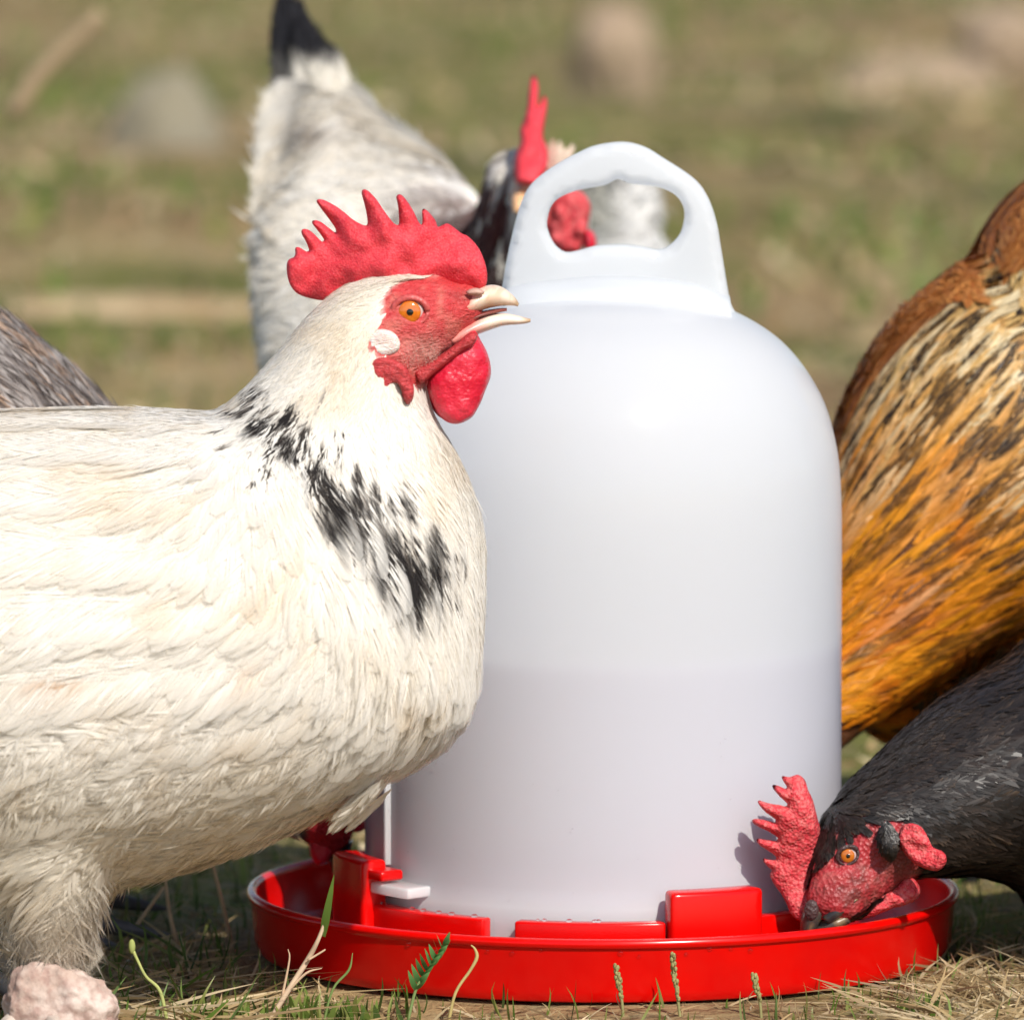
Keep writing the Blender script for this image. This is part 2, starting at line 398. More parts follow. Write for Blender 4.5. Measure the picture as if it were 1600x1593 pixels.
lid_m = M('eyelid', (.52, .09, .085), rough=.45, sss=.2, bump=[('v', 900, .5, .0004)])
darklid_m = M('dark_eyelid', (.06, .03, .03), rough=.45, bump=[('v', 900, .7, .0005)])
leg_m = M('scaly_leg', (.50, .42, .36), rough=.5, bump=[('v', 300, .7, .001)])
darkleg_m = M('slate_leg', (.10, .10, .11), rough=.5, bump=[('v', 300, .7, .001)])
red_m = M('red_plastic', (.70, .0018, .001), rough=.20, spec=.38, coat=0, bump=[('n', 60, .02, .001)], mottled=[(35, (.52, .004, .004), .4, 4)])
drop_m = M('water_drop', (1, 1, 1), rough=0, trans=1, ior=1.33)
stone_m = M('pink_stone', (.46, .34, .28), rough=.85, bump=[('n', 120, .8, .003), ('v', 300, .4, .001)], mottled=[(60, (.62, .52, .46), .8, 5), (300, (.30, .17, .14), .6, 4)])
grey_stone_m = M('grey_stone', (.215, .19, .13), rough=.9, bump=[('n', 20, .8, .01)], mottled=[(12, (.22, .20, .15), .8, 5)])
pale_stone_m = M('pale_stone', (.28, .205, .14), rough=.9, bump=[('n', 20, .8, .01)], mottled=[(12, (.32, .24, .16), .8, 5)])
blade_m = M('grass_blade', attr=True, rough=.45, transl=.35, spec=.4)
dry_m = M('dry_stem', attr=True, rough=.7, transl=.1, spec=.2)

# ------------------------------------------------------------------ ground
def gh(x, y):
    v = noise.noise(Vector((x*9, y*9, 3)))*.004+noise.noise(Vector((x*30, y*30, 7)))*.0016
    far = max(0, y-.5); v += noise.noise(Vector((x*1.1, y*1.1, 1)))*min(.05, far*.03)+noise.noise(Vector((x*.35, y*.35, 9)))*min(.12, far*.02)
    d = sqrt((x-.03)**2+y*y); return (v-.004)*min(1, max(0, (d-.10)/.05)) if d < .15 else v-.004
def ground():
    xs = np.concatenate([-np.geomspace(60, .6, 40), np.linspace(-.58, .62, 150), np.geomspace(.66, 60, 40)])
    ys = np.concatenate([-np.geomspace(6, .42, 12), np.linspace(-.4, 1.0, 150), np.geomspace(1.02, 90, 90)])
    X, Y = np.meshgrid(xs, ys); V = [(x, y, gh(x, y)) for x, y in zip(X.ravel(), Y.ravel())]
    n = len(xs); i = np.arange(len(ys)-1)[:, None]*n+np.arange(n-1)[None]; i = i.ravel()
    me = mesh_np('ground', V, np.stack([i, i+1, i+n+1, i+n], -1))
    m = bpy.data.materials.new('soil_and_turf'); m.use_nodes = True; t = m.node_tree; N = t.nodes; Lk = t.links; b = N['Principled BSDF']
    tc = N.new('ShaderNodeTexCoord'); b.inputs['Roughness'].default_value = .95; b.inputs['Specular IOR Level'].default_value = .1
    def nz(sc, det, lo, hi, seed=0, stretch=(1, 1, 1)):
        mp = N.new('ShaderNodeMapping'); mp.inputs['Location'].default_value = (seed*3.7, seed*1.3, 0); mp.inputs['Scale'].default_value = stretch
        a = N.new('ShaderNodeTexNoise'); a.inputs['Scale'].default_value = sc; a.inputs['Detail'].default_value = det
        r = N.new('ShaderNodeMapRange'); r.inputs['From Min'].default_value = lo; r.inputs['From Max'].default_value = hi
        Lk.new(tc.outputs['Object'], mp.inputs[0]); Lk.new(mp.outputs[0], a.inputs['Vector']); Lk.new(a.outputs[0], r.inputs[0]); return r.outputs[0], a.outputs[0]
    def mx(a, c, f):
        x = N.new('ShaderNodeMix'); x.data_type = 'RGBA'; x.inputs['B'].default_value = (*c, 1); Lk.new(f, x.inputs['Factor'])
        if isinstance(a, tuple): x.inputs['A'].default_value = (*a, 1)
        else: Lk.new(a, x.inputs['A'])
        return x.outputs['Result']
    c = mx((.22, .14, .070), (.36, .26, .13), nz(1.6, 5, .40, .62, 1)[0])
    c = mx(c, (.150, .150, .040), nz(1.3, 4, .46, .56, 2)[0])
    c = mx(c, (.38, .27, .15), nz(2.3, 4, .56, .70, 5)[0])
    c = mx(c, (.065, .075, .02), nz(2.2, 4, .55, .66, 3)[0])
    c = mx(c, (.26, .20, .11), nz(60, 6, .52, .68, 4)[0])
    c = mx(c, (.05, .035, .02), nz(140, 4, .55, .70, 6)[0])
    Lk.new(c, b.inputs['Base Color'])
    bp = N.new('ShaderNodeBump'); bp.inputs['Distance'].default_value = .01; bp.inputs['Strength'].default_value = .9
    Lk.new(nz(90, 8, 0, 1, 8)[1], bp.inputs['Height']); Lk.new(bp.outputs[0], b.inputs['Normal'])
    o = link('ground', me, m); tag(o, 'bare brown soil with straw and patches of green turf', 'ground', kind='structure')
ground()

def ribbons(bases, tips, bend, width, cols, K=5, seed=0, vary=.25):
    """grass blades / straws: curved tapering ribbons; returns V, Q, T, C"""
    rng = np.random.default_rng(seed); N = len(bases); t = np.linspace(0, 1, K)[None, :, None]
    ctrl = (bases+tips)/2+bend; p = (1-t)**2*bases[:, None]+2*t*(1-t)*ctrl[:, None]+t*t*tips[:, None]
    d = tips-bases; s = np.cross(d, rng.standard_normal((N, 3))*.6+np.array((0, 1, 0))); s /= np.linalg.norm(s, axis=1)[:, None]+1e-9
    w = width[:, None]*(np.array([.7, 1, .85, .55, .06]) if K == 5 else np.linspace(1, .1, K))[None]
    V = np.stack([p-s[:, None]*w[..., None]/2, p+s[:, None]*w[..., None]/2], 2)
    i = (np.arange(N)*K*2)[:, None]+np.arange(K-1)[None]*2; i = i.ravel()
    C = np.repeat(np.repeat(cols[:, None], K, 1)[:, :, None], 2, 2)*(1+vary*(np.linspace(-.6, .6, K))[None, :, None, None])
    return V.reshape(-1, 3), np.stack([i, i+1, i+3, i+2], -1), C.reshape(-1, 3)
GREEN = np.array([(.11, .19, .03), (.17, .24, .05), (.08, .13, .03), (.24, .27, .07)])
STRAW = np.array([(.50, .38, .20), (.42, .30, .15), (.60, .48, .30), (.33, .23, .12)])
def clear_of(p, rad=.116):
    return np.hypot(p[:, 0]-.03, p[:, 1]) > rad
def grass_patch(name, n, xr, yr, hr, frac_dry, label, seed, wid=(.0012, .003), lie=.42, clump=None, cat='grass', shrink=None):
    rng = np.random.default_rng(seed)
    xy = np.stack([rng.uniform(*xr, n), rng.uniform(*yr, n)], -1)
    if clump:
        k = rng.integers(0, clump[0], n); c = np.stack([rng.uniform(*xr, clump[0]), rng.uniform(*yr, clump[0])], -1)
        xy = c[k]+rng.standard_normal((n, 2))*clump[1]
    ok = clear_of(xy)&(xy[:, 1] > -.40); xy = xy[ok]; n = len(xy)
    z = np.array([gh(a, b) for a, b in xy]); b = np.column_stack([xy, z-.001])
    h = rng.uniform(*hr, n); dry = rng.random(n) < frac_dry
    if shrink is not None: h = h*shrink(xy)
    tilt = rng.standard_normal((n, 2))*np.where(dry, 1.6, .45)[:, None]*lie
    tip = b+np.column_stack([tilt*h[:, None], h*np.where(dry, rng.uniform(.1, .7, n), 1)])
    bend = np.column_stack([rng.standard_normal((n, 2))*.15*h[:, None], h*.12])
    c = np.where(dry[:, None], STRAW[rng.integers(0, 4, n)], GREEN[rng.integers(0, 4, n)])*rng.uniform(.7, 1.2, (n, 1))
    V, Q, C = ribbons(b, tip, bend, rng.uniform(*wid, n), c, seed=seed)
    rr = np.hypot(tip[:, 0]-.03, tip[:, 1]) > .118
    keep = np.repeat(rr, 4); Q = Q[keep]
    o = link(name, mesh_np(name, V, Q, None, C), blade_m, smooth=False); tag(o, label, cat, kind='stuff'); return o
grass_patch('grass', 11000, (-.40, .45), (-.20, .25), (.003, .015), .72, 'short mixed green and dry grass around the drinker tray', 11, wid=(.0004, .0011))
grass_patch('grass', 22000, (-1.0, 1.1), (.25, 2.6), (.005, .018), .75, 'sparse blurred turf in the yard behind the birds', 12, wid=(.002, .005), clump=(420, .05))
grass_patch('grass', 22000, (-2.4, 2.4), (2.6, 14), (.008, .03), .72, 'distant out of focus grass tussocks', 13, wid=(.006, .015), clump=(420, .12))
grass_patch('straw', 6000, (.125, .30), (-.20, -.03), (.006, .026), 1.0, 'loose dry straw litter beside the tray under the black hen', 14, wid=(.0005, .0015), lie=.75, cat='straw')
grass_patch('straw', 1500, (-.20, -.09), (-.16, -.02), (.006, .022), .9, 'dry straw litter in the sun under the white hen', 15, wid=(.0006, .0016), lie=1.2, cat='straw')

# ------------------------------------------------------------------ drinker: reservoir
CX = P(942, 1378, 0).x; S0 = SCL(0)
def lathe(profile, seg=128, cx=CX, cy=0.0, close=False):
    V = []; Q = []
    for r, z in profile:
        for k in range(seg):
            t = 2*pi*k/seg; V.append((cx+r*sin(t), cy-r*cos(t), z))
    m = len(profile)
    for i in range(m-1 if not close else m):
        for k in range(seg):
            k2 = (k+1) % seg; j = (i+1) % m; Q.append((i*seg+k, i*seg+k2, j*seg+k2, j*seg+k))
    return np.array(V), Q, []
def arcbox(r0, r1, a0, a1, z0, z1, bev=.001, name='x', mat=None, parent=None, seg=10):
    bm = bmesh.new(); grid = []
    for i in range(seg+1):
        a = radians(a0+(a1-a0)*i/seg)
        grid.append([bm.verts.new((CX+r*sin(a), -r*cos(a), z)) for r, z in ((r0, z0), (r1, z0), (r1, z1), (r0, z1))])
    for i in range(seg):
        for k in range(4):
            k2 = (k+1) % 4; bm.faces.new((grid[i][k], grid[i][k2], grid[i+1][k2], grid[i+1][k]))
    bm.faces.new(grid[0][::-1]); bm.faces.new(grid[-1])
    bmesh.ops.recalc_face_normals(bm, faces=bm.faces)
    ed = [e for e in bm.edges if e.is_manifold and e.calc_face_angle(0) > .7]
    bmesh.ops.bevel(bm, geom=ed, offset=bev, segments=3, profile=.5, affect='EDGES')
    me = bpy.data.meshes.new(name); bm.to_mesh(me); bm.free()
    if mat is None: return me
    return link(name, me, mat, parent)

drinker = empty('poultry_drinker', (CX, 0, 0), label='white dome poultry drinker with a carrying handle standing in a red tray', cat='poultry drinker')
ZRIM = CAM.z-.3736
plastic_m = bpy.data.materials.new('milky_plastic'); plastic_m.use_nodes = True
def _pl():
    t = plastic_m.node_tree; N = t.nodes; L = t.links; b = N['Principled BSDF']
    b.inputs['Base Color'].default_value = (.84, .855, .87, 1); b.inputs['Roughness'].default_value = .11; b.inputs['Specular IOR Level'].default_value = .45
    tr = N.new('ShaderNodeBsdfTranslucent'); tr.inputs[0].default_value = (.93, .945, .96, 1); mx = N.new('ShaderNodeMixShader'); mx.inputs[0].default_value = .55
    tc = N.new('ShaderNodeTexCoord'); n = N.new('ShaderNodeTexNoise'); n.inputs['Scale'].default_value = 45; n.inputs['Detail'].default_value = 3
    L.new(tc.outputs['Object'], n.inputs['Vector'])
    bp = N.new('ShaderNodeBump'); bp.inputs['Strength'].default_value = .05; bp.inputs['Distance'].default_value = .0012
    L.new(n.outputs[0], bp.inputs['Height']); L.new(bp.outputs[0], b.inputs['Normal'])
    L.new(b.outputs[0], mx.inputs[1]); L.new(tr.outputs[0], mx.inputs[2]); L.new(mx.outputs[0], N['Material Output'].inputs[0])
_pl()
prof_px = [(1318, 1420), (1317.5, 1300), (1317, 1100), (1316.5, 900), (1316, 800), (1312, 725), (1303, 675), (1289, 630), (1268, 590), (1240, 552), (1205, 520), (1160, 493), (1105, 471), (1040, 457), (985, 450), (950, 449)]
pr = []
for x, y in prof_px:
    pr.append(((x-942)*S0, P(x, y, 0).z))
pr = catmull(np.array(pr)*1000, n=4)/1000; pr[:, 0] = np.clip(pr[:, 0], .0004, 1)
zb = .0135
outer = [(.0808, zb), (.0809, zb+.004), (.0809, zb+.0105), (.0802, zb+.0115)]+[tuple(p) for p in pr if p[1] > zb+.013]
inner = [(max(r-.0012, .0002), z-(.0012 if r < .07 else 0)) for r, z in outer[::-1]]
inner[-1] = (.0796, zb)
d = lathe(outer)
tank = link('reservoir', mesh_np('reservoir', *d), plastic_m, drinker)
# moulded vertical seams and lug of the reservoir
for a_, w_, z0_, z1_, rr in ((-62.5, .9, zb+.02, .062, .0011),):
    o = arcbox(.0790, .0800+rr, a_-w_/2, a_+w_/2, z0_, z1_, bev=.0002, name='moulded_seam', mat=plastic_m, parent=tank, seg=2); o.location = (0, 0, 0)
zl = P(615, 1392, -.055).z
o = arcbox(.079, .0895, -62, -45.5, zl-.0016, zl+.0018, bev=.0008, name='locking_lug', mat=plastic_m, parent=tank); o.location = (0, 0, 0)
zw = P(942, 1036, -.079).z
iw = [(.0004, zb+.001)]+[(.0775, zb+.001), (.0775, zw-.001), (.0768, zw), (.0004, zw)]
water_m = M('stored_water', (.35, .325, .45), rough=.3, spec=.3)
wt = link('stored_water', mesh_np('stored_water', *lathe(iw)), water_m, drinker, smooth=False)
# handle
hout = [(770, 500), (784, 450), (790, 415), (800, 368), (814, 318), (832, 286), (868, 258), (905, 238), (933, 227), (975, 222), (1008, 230), (1035, 246), (1083, 278), (1105, 306), (1119, 345), (1126, 385), (1140, 468), (1150, 505), (1060, 500), (960, 495), (860, 495)]
hin = [(854.6, 346), (861.5, 321), (878, 306), (906, 296), (944, 289), (956, 283), (965, 279), (974, 282), (983, 286), (1010, 289), (1033, 293), (1055, 304), (1067, 321), (1069.5, 340), (1063, 365), (1047, 383), (1030, 390), (1002, 385), (972, 382), (933, 384), (906, 391), (883.6, 394), (867, 382), (857, 362)]
def hy(x, y): return .0
inflate('handle', hout, .0, .0125, plastic_m, drinker, holes=[hin], step=9, edge=11, spacing=7, flat=.45, yfun=hy)
# shoulder collar blending the handle into the dome
sh = [((790, 446), (785, 520), -.002, .014), ((850, 436), (850, 540), -.002, .022), ((962, 428), (962, 540), -.002, .026), ((1080, 440), (1080, 540), -.002, .022), ((1140, 462), (1143, 520), -.002, .014)]
inf = loft_data(sh, seg=32, n=8)
link('handle_base', mesh_np('handle_base', *inf), plastic_m, drinker)

# red tray
tray = empty('drinker_tray', (CX, 0, 0), label='shallow round red plastic tray under the white reservoir', cat='tray')
R1 = .1176; h = ZRIM
prof = [(.0004, .0025), (.075, .0025), (.106, .0025), (.1125, .0030), (.1138, .0048), (R1-.0026, h-.003), (R1-.0024, h-.0008), (R1-.0012, h+.0002), (R1+.0004, h-.0002), (R1+.0010, h-.0014), (R1+.0004, h-.0028), (R1-.0006, h-.0032), (.1158, .0040), (.1146, .0006), (.1125, .0), (.0004, .0006)]
tb = link('basin', mesh_np('basin', *lathe(prof, seg=192)), red_m, tray)
bv = tb.modifiers.new('b', 'BEVEL'); bv.width = .0003; bv.segments = 2; bv.angle_limit = .6; bv.limit_method = 'ANGLE'
ztop = P(860, 1441, -.0865).z
zc2 = P(1100, 1391, -.084).z; zc1 = P(560, 1343, -.045).z
for a0, a1 in ((-61, -26.5), (-19.5, 12.6), (33.5, 52), (125, 150), (160, 195), (205, 240)):
    arcbox(.0828, .0885, a0, a1, .002, ztop, name='locating_rib', mat=red_m, parent=tray, bev=.0008, seg=16)
for a0, a1, zt in ((-75.5, -58.5, zc1), (13.0, 33.5, zc2), (118, 138, zc2), (205, 225, zc2)):
    me = arcbox(.0832, .0925, a0, a1, .002, zt, name='bracket', bev=.0016, seg=10)
    link('bracket', me, red_m, tray)
arcbox(.0815, .0905, -60, -53.5, zl+.0028, zl+.0062, name='bracket_hook', mat=red_m, parent=tray, bev=.001, seg=4)
tw = link('water', mesh_np('water', *lathe([(.0004, .0045), (.08, .0045), (.1108, .0045)], seg=96)), M('tray_water', (.9, .95, 1), rough=.02, trans=1, ior=1.33))
tag(tw, 'shallow drinking water lying in the red tray', 'water', kind='stuff')

# drops of water on the red plastic and the reservoir
rng = random.Random(5)
drop_me = mesh_np('water_drop', *ell_data((0, 0, 0), (1, 1, 1), 14, 9))
drop_me.materials.append(drop_m); drop_me.polygons.foreach_set('use_smooth', [True]*len(drop_me.polygons))
def drop(p, r, sq=(1, 1, .6), where='lip', lab=None):
    o = bpy.data.objects.new('water_drop', drop_me); COL.objects.link(o); o.location = p; o.scale = (r*sq[0], r*sq[1], r*sq[2])
    tag(o, lab or 'tiny clear water drop clinging to the red tray ledge', 'water drop', 'water drops on the red tray')
for x in (645, 662, 686, 741, 600, 706, 838, 848, 886, 925, 930, 1230):
    a = math.asin(((x-942)*S0)/.0855); drop((CX+.0855*sin(a), -.0855*cos(a), ztop+.0004), rng.uniform(.0006, .0011))
for x in (760, 798, 842, 962, 990, 1046, 1062, 1098, 1130, 680, 640, 1160):
    a = math.asin(((x-942)*S0)/(R1+.0003)); zz = h-rng.uniform(.0035, .006)
    rr = R1-.0007; drop((CX+rr*sin(a), -rr*cos(a), zz), rng.uniform(.0006, .0010), (1, .7, 1), lab='tiny clear water drop hanging under the rim of the red tray')
rng = random.Random(9)
for i in range(22):
    x = rng.uniform(600, 1180); y = rng.uniform(1120, 1425); a = math.asin(((x-942)*S0)/.0806)
    p = P(x, y, -.0803*cos(a)); r = rng.choice((.00016, .0002, .00025))
    drop((CX+.0803*sin(a), -.0803*cos(a), max(p.z, zb+.013)), r, (1, .6, 1), lab='tiny water splash drop on the lower white reservoir wall')

# ------------------------------------------------------------------ bird parts
def eye(parent, px, py, Y, r_px, side=-1, lid=lid_m, lidr=1.5, tilt=0, iris=eye_m):
    """eyeball with iris, pupil and lid ring on the side facing -Y (side=-1) or +Y"""
    s = SCL(Y)*r_px; c = P(px, py, Y)
    e = link('eye', mesh_np('eye', *ell_data(c+Vector((0, -side*s*.35, 0)), (s*1.12, s*.80, s*1.05))), eyewhite_m, parent)
    i = link('iris', mesh_np('iris', *ell_data(c+Vector((-s*.04, side*s*.28, 0)), (s*.86, s*.30, s*.86))), iris, e)
    p = link('pupil', mesh_np('pupil', *ell_data(c+Vector((-s*.02, side*s*.45, 0)), (s*.36, s*.17, s*.36))), pupil_m, e)
    pts = []; rad = []
    for k in range(25):
        t = 2*pi*k/24; x = cos(t)*s*1.34; z = sin(t)*s*(1.10 if sin(t) > 0 else 1.02)
        xr = x*cos(tilt)-z*sin(tilt); zr = x*sin(tilt)+z*cos(tilt)
        pts.append((c.x+xr, c.y+side*s*(.26-.20*abs(cos(t))), c.z+zr)); rad.append(s*.20*(lidr/1.5)*(1.25 if sin(t) > .2 else .8))
    l = link('eyelid', mesh_np('eyelid', *tube_data(pts, rad, 8, 1)), lid, parent)
    return e

def beak(name, pairs, colfn, parent):
    d = loft_data(pairs, seg=18, n=5); px = topx(d[0]); c = colfn(px)
    return link(name, mesh_np(name, *d, col=c), horn_m, parent)

def foot(parent, ankle, toe_dir, mat, r=.0045, hock=None, knee=None):
    """scaled shank with three front toes and one hind toe, all one leg"""
    ds = []
    pts = [p for p in (knee, hock) if p is not None]+[ankle]
    rr = [r*1.5]*(1 if knee is not None else 0)+([r*1.15] if hock is not None else [])+[r]
    if len(pts) == 1: pts = [ankle+Vector((0, 0, .05)), ankle]; rr = [r, r]
    ds.append(tube_data([tuple(p) for p in pts], rr, 12, 5))
    for a, ln in ((0, .055), (.55, .045), (-.55, .045), (pi, .022)):
        ca, sa = cos(a), sin(a); d = Vector((toe_dir.x*ca-toe_dir.y*sa, toe_dir.x*sa+toe_dir.y*ca, 0))
        q = [ankle+Vector((0, 0, .001)), ankle+d*ln*.35+Vector((0, 0, .002)), ankle+d*ln*.75+Vector((0, 0, -.002)), ankle+d*ln+Vector((0, 0, -.004))]
        ds.append(tube_data([tuple(p) for p in q], [r*.9, r*.75, r*.6, r*.15], 8, 3))
    return link('leg', mesh_np('leg', *merge(*ds)), mat, parent)

GROUP = 'chickens gathered round the drinker'
def face_wrinkle(mask_poly, amp, sc, y0=None):
    def f(co, nr):
        px = topx(co); m = inside(mask_poly, px)
        for i in np.nonzero(m)[0]:
            v = Vector(co[i].tolist())*sc; n = noise.fractal(v, .9, 2.1, 4)
            co[i] += nr[i]*amp*n
        return co
    return f

# ------------------------------------------------------------------ white hen in front, on the left
def white_hen():
    Y0 = -.135
    root = empty('hen', (P(250, 1600, Y0).x, Y0, 0), label='white hen with a black spotted neck collar and open beak in front of the drinker', cat='hen', group=GROUP)
    I = 10
    torso = [((-560, 760), (-560, 930), Y0, .020), ((-430, 700), (-440, 1130), Y0, .048), ((-220, 660), (-240, 1310), Y0, .070), ((30, 648), (20, 1385), Y0, .078), ((230, 645), (190, 1372), Y0, .078), ((380, 655), (380, 1318), Y0, .074), ((510, 700), (545, 1240), Y0, .066), ((610, 780), (650, 1170), Y0, .052), ((690, 870), (715, 1105), Y0, .034), ((735, 930), (744, 1030), Y0, .014)]
    neck = [((240, 760), (690, 1150), Y0, .062), ((318, 668), (742, 1010), Y0, .054), ((352, 640), (748, 890), Y0, .044), ((395, 600), (737, 790), Y0, .034), ((437, 552), (706, 710), Y0, .028), ((478, 503), (676, 655), Y0, .0245), ((518, 466), (664, 622), Y0, .022), ((560, 440), (672, 588), Y0, .0195), ((618, 428), (684, 570), Y0, .0175), ((672, 428), (702, 546), Y0, .0150), ((722, 441), (722, 524), Y0, .0105), ((752, 452), (742, 508), Y0, .0065), ((762, 460), (752, 500), Y0, .002)]
    thigh = [((10, 1180), (190, 1240), Y0-.030, .030), ((0, 1290), (172, 1350), Y0-.032, .026), ((20, 1380), (140, 1400), Y0-.033, .018), ((40, 1450), (112, 1452), Y0-.033, .011), ((55, 1500), (98, 1500), Y0-.033, .006)]
    thigh2 = [((-140, 1180), (40, 1240), Y0+.034, .030), ((-140, 1290), (30, 1350), Y0+.036, .026), ((-110, 1380), (0, 1400), Y0+.036, .018), ((-80, 1450), (-20, 1452), Y0+.036, .010)]
    face = [(601, 470), (612, 452), (632, 440), (690, 430), (740, 440), (775, 470), (765, 520), (735, 545), (712, 560), (694, 580), (668, 600), (648, 606), (628, 580), (606, 560), (584, 552), (572, 540), (582, 515), (598, 500)]
    wr = face_wrinkle(face, .0009, 190)
    me, co = body_mesh('body', [loft_data(torso), loft_data(neck, n=7), loft_data(thigh), loft_data(thigh2)], .0019, 5, wr)
    px = topx(co); nz = vnoise(px, 14, 3); inf = inside(face, px); dface = segdist(face, px)
    c = np.tile(np.array((.90, .86, .78)), (len(co), 1))
    red = mixc(np.tile(np.array((.52, .042, .045)), (len(co), 1)), (.58, .15, .12), sst(.45, .9, nz)*.8)
    jaw = np.exp(-(((px-np.array((668, 545)))/np.array((42, 22)))**2).sum(-1)); red = mixc(red, (.60, .32, .27), np.clip(jaw*.6, 0, 1))
    red = mixc(red, (.16, .05, .04), np.exp(-(((px-np.array((738, 462)))/np.array((30, 8)))**2).sum(-1))*.6)
    c = mixc(c, red, np.where(inf, 1, np.exp(-dface/7)))
    set_col(me, c); link('body', me, skin_m, root)
    # plumage: flow guides (pixel position, pixel direction)
    G = [(610, 440, -1, .25), (540, 455, -1, .5), (500, 500, -.75, .8), (560, 500, -.45, 1), (560, 560, -.3, 1), (450, 560, -.7, .8), (400, 610, -.7, .7), (350, 650, -1, .5), (480, 620, -.3, 1), (430, 680, .1, 1),
         (480, 740, .25, 1), (540, 700, .1, 1), (560, 800, .15, 1), (600, 640, .15, 1), (640, 650, .35, 1), (690, 690, .45, 1), (740, 780, .15, 1), (660, 780, .1, 1), (640, 860, .0, 1), (755, 900, .0, 1), (700, 900, .0, 1), (755, 1000, -.05, 1), (730, 1080, -.4, 1),
         (680, 1150, -.8, .7), (620, 1080, -.4, .8), (560, 1200, -1, .45), (450, 1270, -1, .4), (330, 1320, -1, .35), (500, 1050, -.8, .6), (400, 1150, -1, .5), (250, 1100, -1, .4), (300, 900, -1, .3), (150, 800, -1, .15), (250, 670, -1, .02), (100, 650, -1, .05), (450, 900, -.8, .5), (-200, 800, -1, .1), (-200, 1200, -1, .3), (-450, 900, -1, 0),
         (140, 1270, -.7, .7), (100, 1340, -.2, 1), (120, 1420, .15, 1), (60, 1460, 0, 1)]
    rng = np.random.default_rng(3)
    cream = np.array((.90, .84, .74)); white = np.array((.92, .89, .84)); warm = np.array((.78, .62, .42)); blk = np.array((.018, .014, .013)); brn = np.array((.22, .13, .07))
    blobs = np.array([(372, 648, 26, 9, .8), (398, 632, 26, 30, .6), (405, 668, 26, 16, .85), (440, 650, 26, 26, .55), (436, 690, 26, 14, .85), (456, 713, 28, 14, 1.), (492, 752, 26, 30, 1.05), (528, 812, 36, 46, 1.15), (556, 770, 13, 52, .85),
        (598, 888, 28, 62, 1.2), (622, 900, 16, 70, 1.), (585, 780, 14, 34, .7), (622, 788, 22, 20, .8), (650, 900, 16, 66, .95), (648, 800, 12, 24, .6), (684, 872, 16, 50, .8), (668, 930, 12, 44, .7), (625, 960, 26, 24, .6), (478, 690, 14, 34, .6), (530, 700, 10, 40, .45), (505, 720, 10, 34, .6)])
    def bandmask(p):
        sh = p.shape[:-1]; q = p.reshape(-1, 2); w = np.zeros(len(q))
        for x, y, rx, ry, am in blobs: w = np.maximum(w, am*sst(1.25, .55, np.sqrt(((q[:, 0]-x)/rx)**2+((q[:, 1]-y)/ry)**2)))
        return w.reshape(sh)
    def col(px, t, lat, rng, rpx):
        N = px.shape[0]; r1 = rng.random((N, 1, 1, 1)); r2 = rng.random((N, 1, 1, 1)); rb = rng.random(px.shape[:3])[..., None]
        c = mixc(np.broadcast_to(white, (*px.shape[:-1], 3)), cream, np.clip(.1+.9*vnoise(px, 90, 1)*r1+.25*t, 0, 1))
        c = mixc(c, warm, np.clip(sst(.62, .9, vnoise(px, 55, 5))*.45+sst(.7, 1, vnoise(px*np.array((1, 1.6)), 22, 8))*.22, 0, 1)*(.4+.6*r2))
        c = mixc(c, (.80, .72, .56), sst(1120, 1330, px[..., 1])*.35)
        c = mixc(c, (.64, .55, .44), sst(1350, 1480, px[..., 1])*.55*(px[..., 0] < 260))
        c = mixc(c, (.84, .74, .58), .5*np.exp(-(((px-np.array((560, 520)))/np.array((70, 110)))**2).sum(-1)))
        c = mixc(c, (.62, .36, .16), .75*np.exp(-(((px-np.array((85, 1074+0)))/np.array((50, 7)))**2).sum(-1))+.4*np.exp(-(((px-np.array((385, 1062)))/np.array((30, 14)))**2).sum(-1)))  # brown wing-edge streak; the shade of the flank crease is painted into the colour
        oo = sst(400, 500, rpx[:, 0]); bm_ = .55*bandmask(px)+.50*bandmask(rpx+np.stack([-58+84*oo, 40+72*oo], -1))[:, None, None, None]*sst(.10, .3, t)*sst(1.08, .9, t); pf = vnoise(rpx, 22, 2)[:, None, None, None]*.55+r1*.45
        streak = vnoise(np.stack([px[..., 0], px[..., 1]*.35], -1), 13, 4)
        k = (r1 > .12)*sst(.26, .38, bm_*(.40+.90*pf)*(.52+.82*streak))*sst(1.3, .95, lat+.2*rb-.2*(bm_ > .7))
        c = mixc(c, brn, np.clip(k*1.2, 0, 1)*.9); c = mixc(c, blk, k*sst(.3, .75, k+.3*rb))
        # thin dark shafts above the collar
        neck_a = np.exp(-(((rpx-np.array((520, 690)))/np.array((150, 90)))**2).sum(-1))[:, None, None, None]
        sh = (r2 < .12*neck_a+.0)*sst(.34, .1, lat)*sst(.25, .4, t)
        c = mixc(c, (.13, .09, .07), sh*.85)
        return np.clip(c*(.93+.1*rb[..., None]), 0, 1)
    def mk(n, keep, Lf, Wf, name='plumage', **k):
        p, q = sample(me, n, rng, keep); d = flow(G, topx(p)); rp = topx(p); L = Lf(rp)*rng.uniform(.8, 1.2, n); Wd = Wf(rp)*rng.uniform(.85, 1.15, n)
        return plumage(name, me, feather_m, root, p, q, d, L, Wd, col, seed=n, **k)
    fz = lambda c: ~inside(face, topx(c))
    nk = lambda p: sst(0, 1, ((p[..., 0]-330)*.62-(p[..., 1]-640)*.75+190)/260)        # 1 on the neck, 0 on the body
    def isneck(p): return (p[..., 1] < 640+np.clip(p[..., 0]-330, 0, None)*.78)&(p[..., 0] > 320)
    body_k = lambda c: (~isneck(topx(c)+np.array((0, 60))))*(1+1.6*(topx(c)[..., 0] > -40))*fz(c)*1.
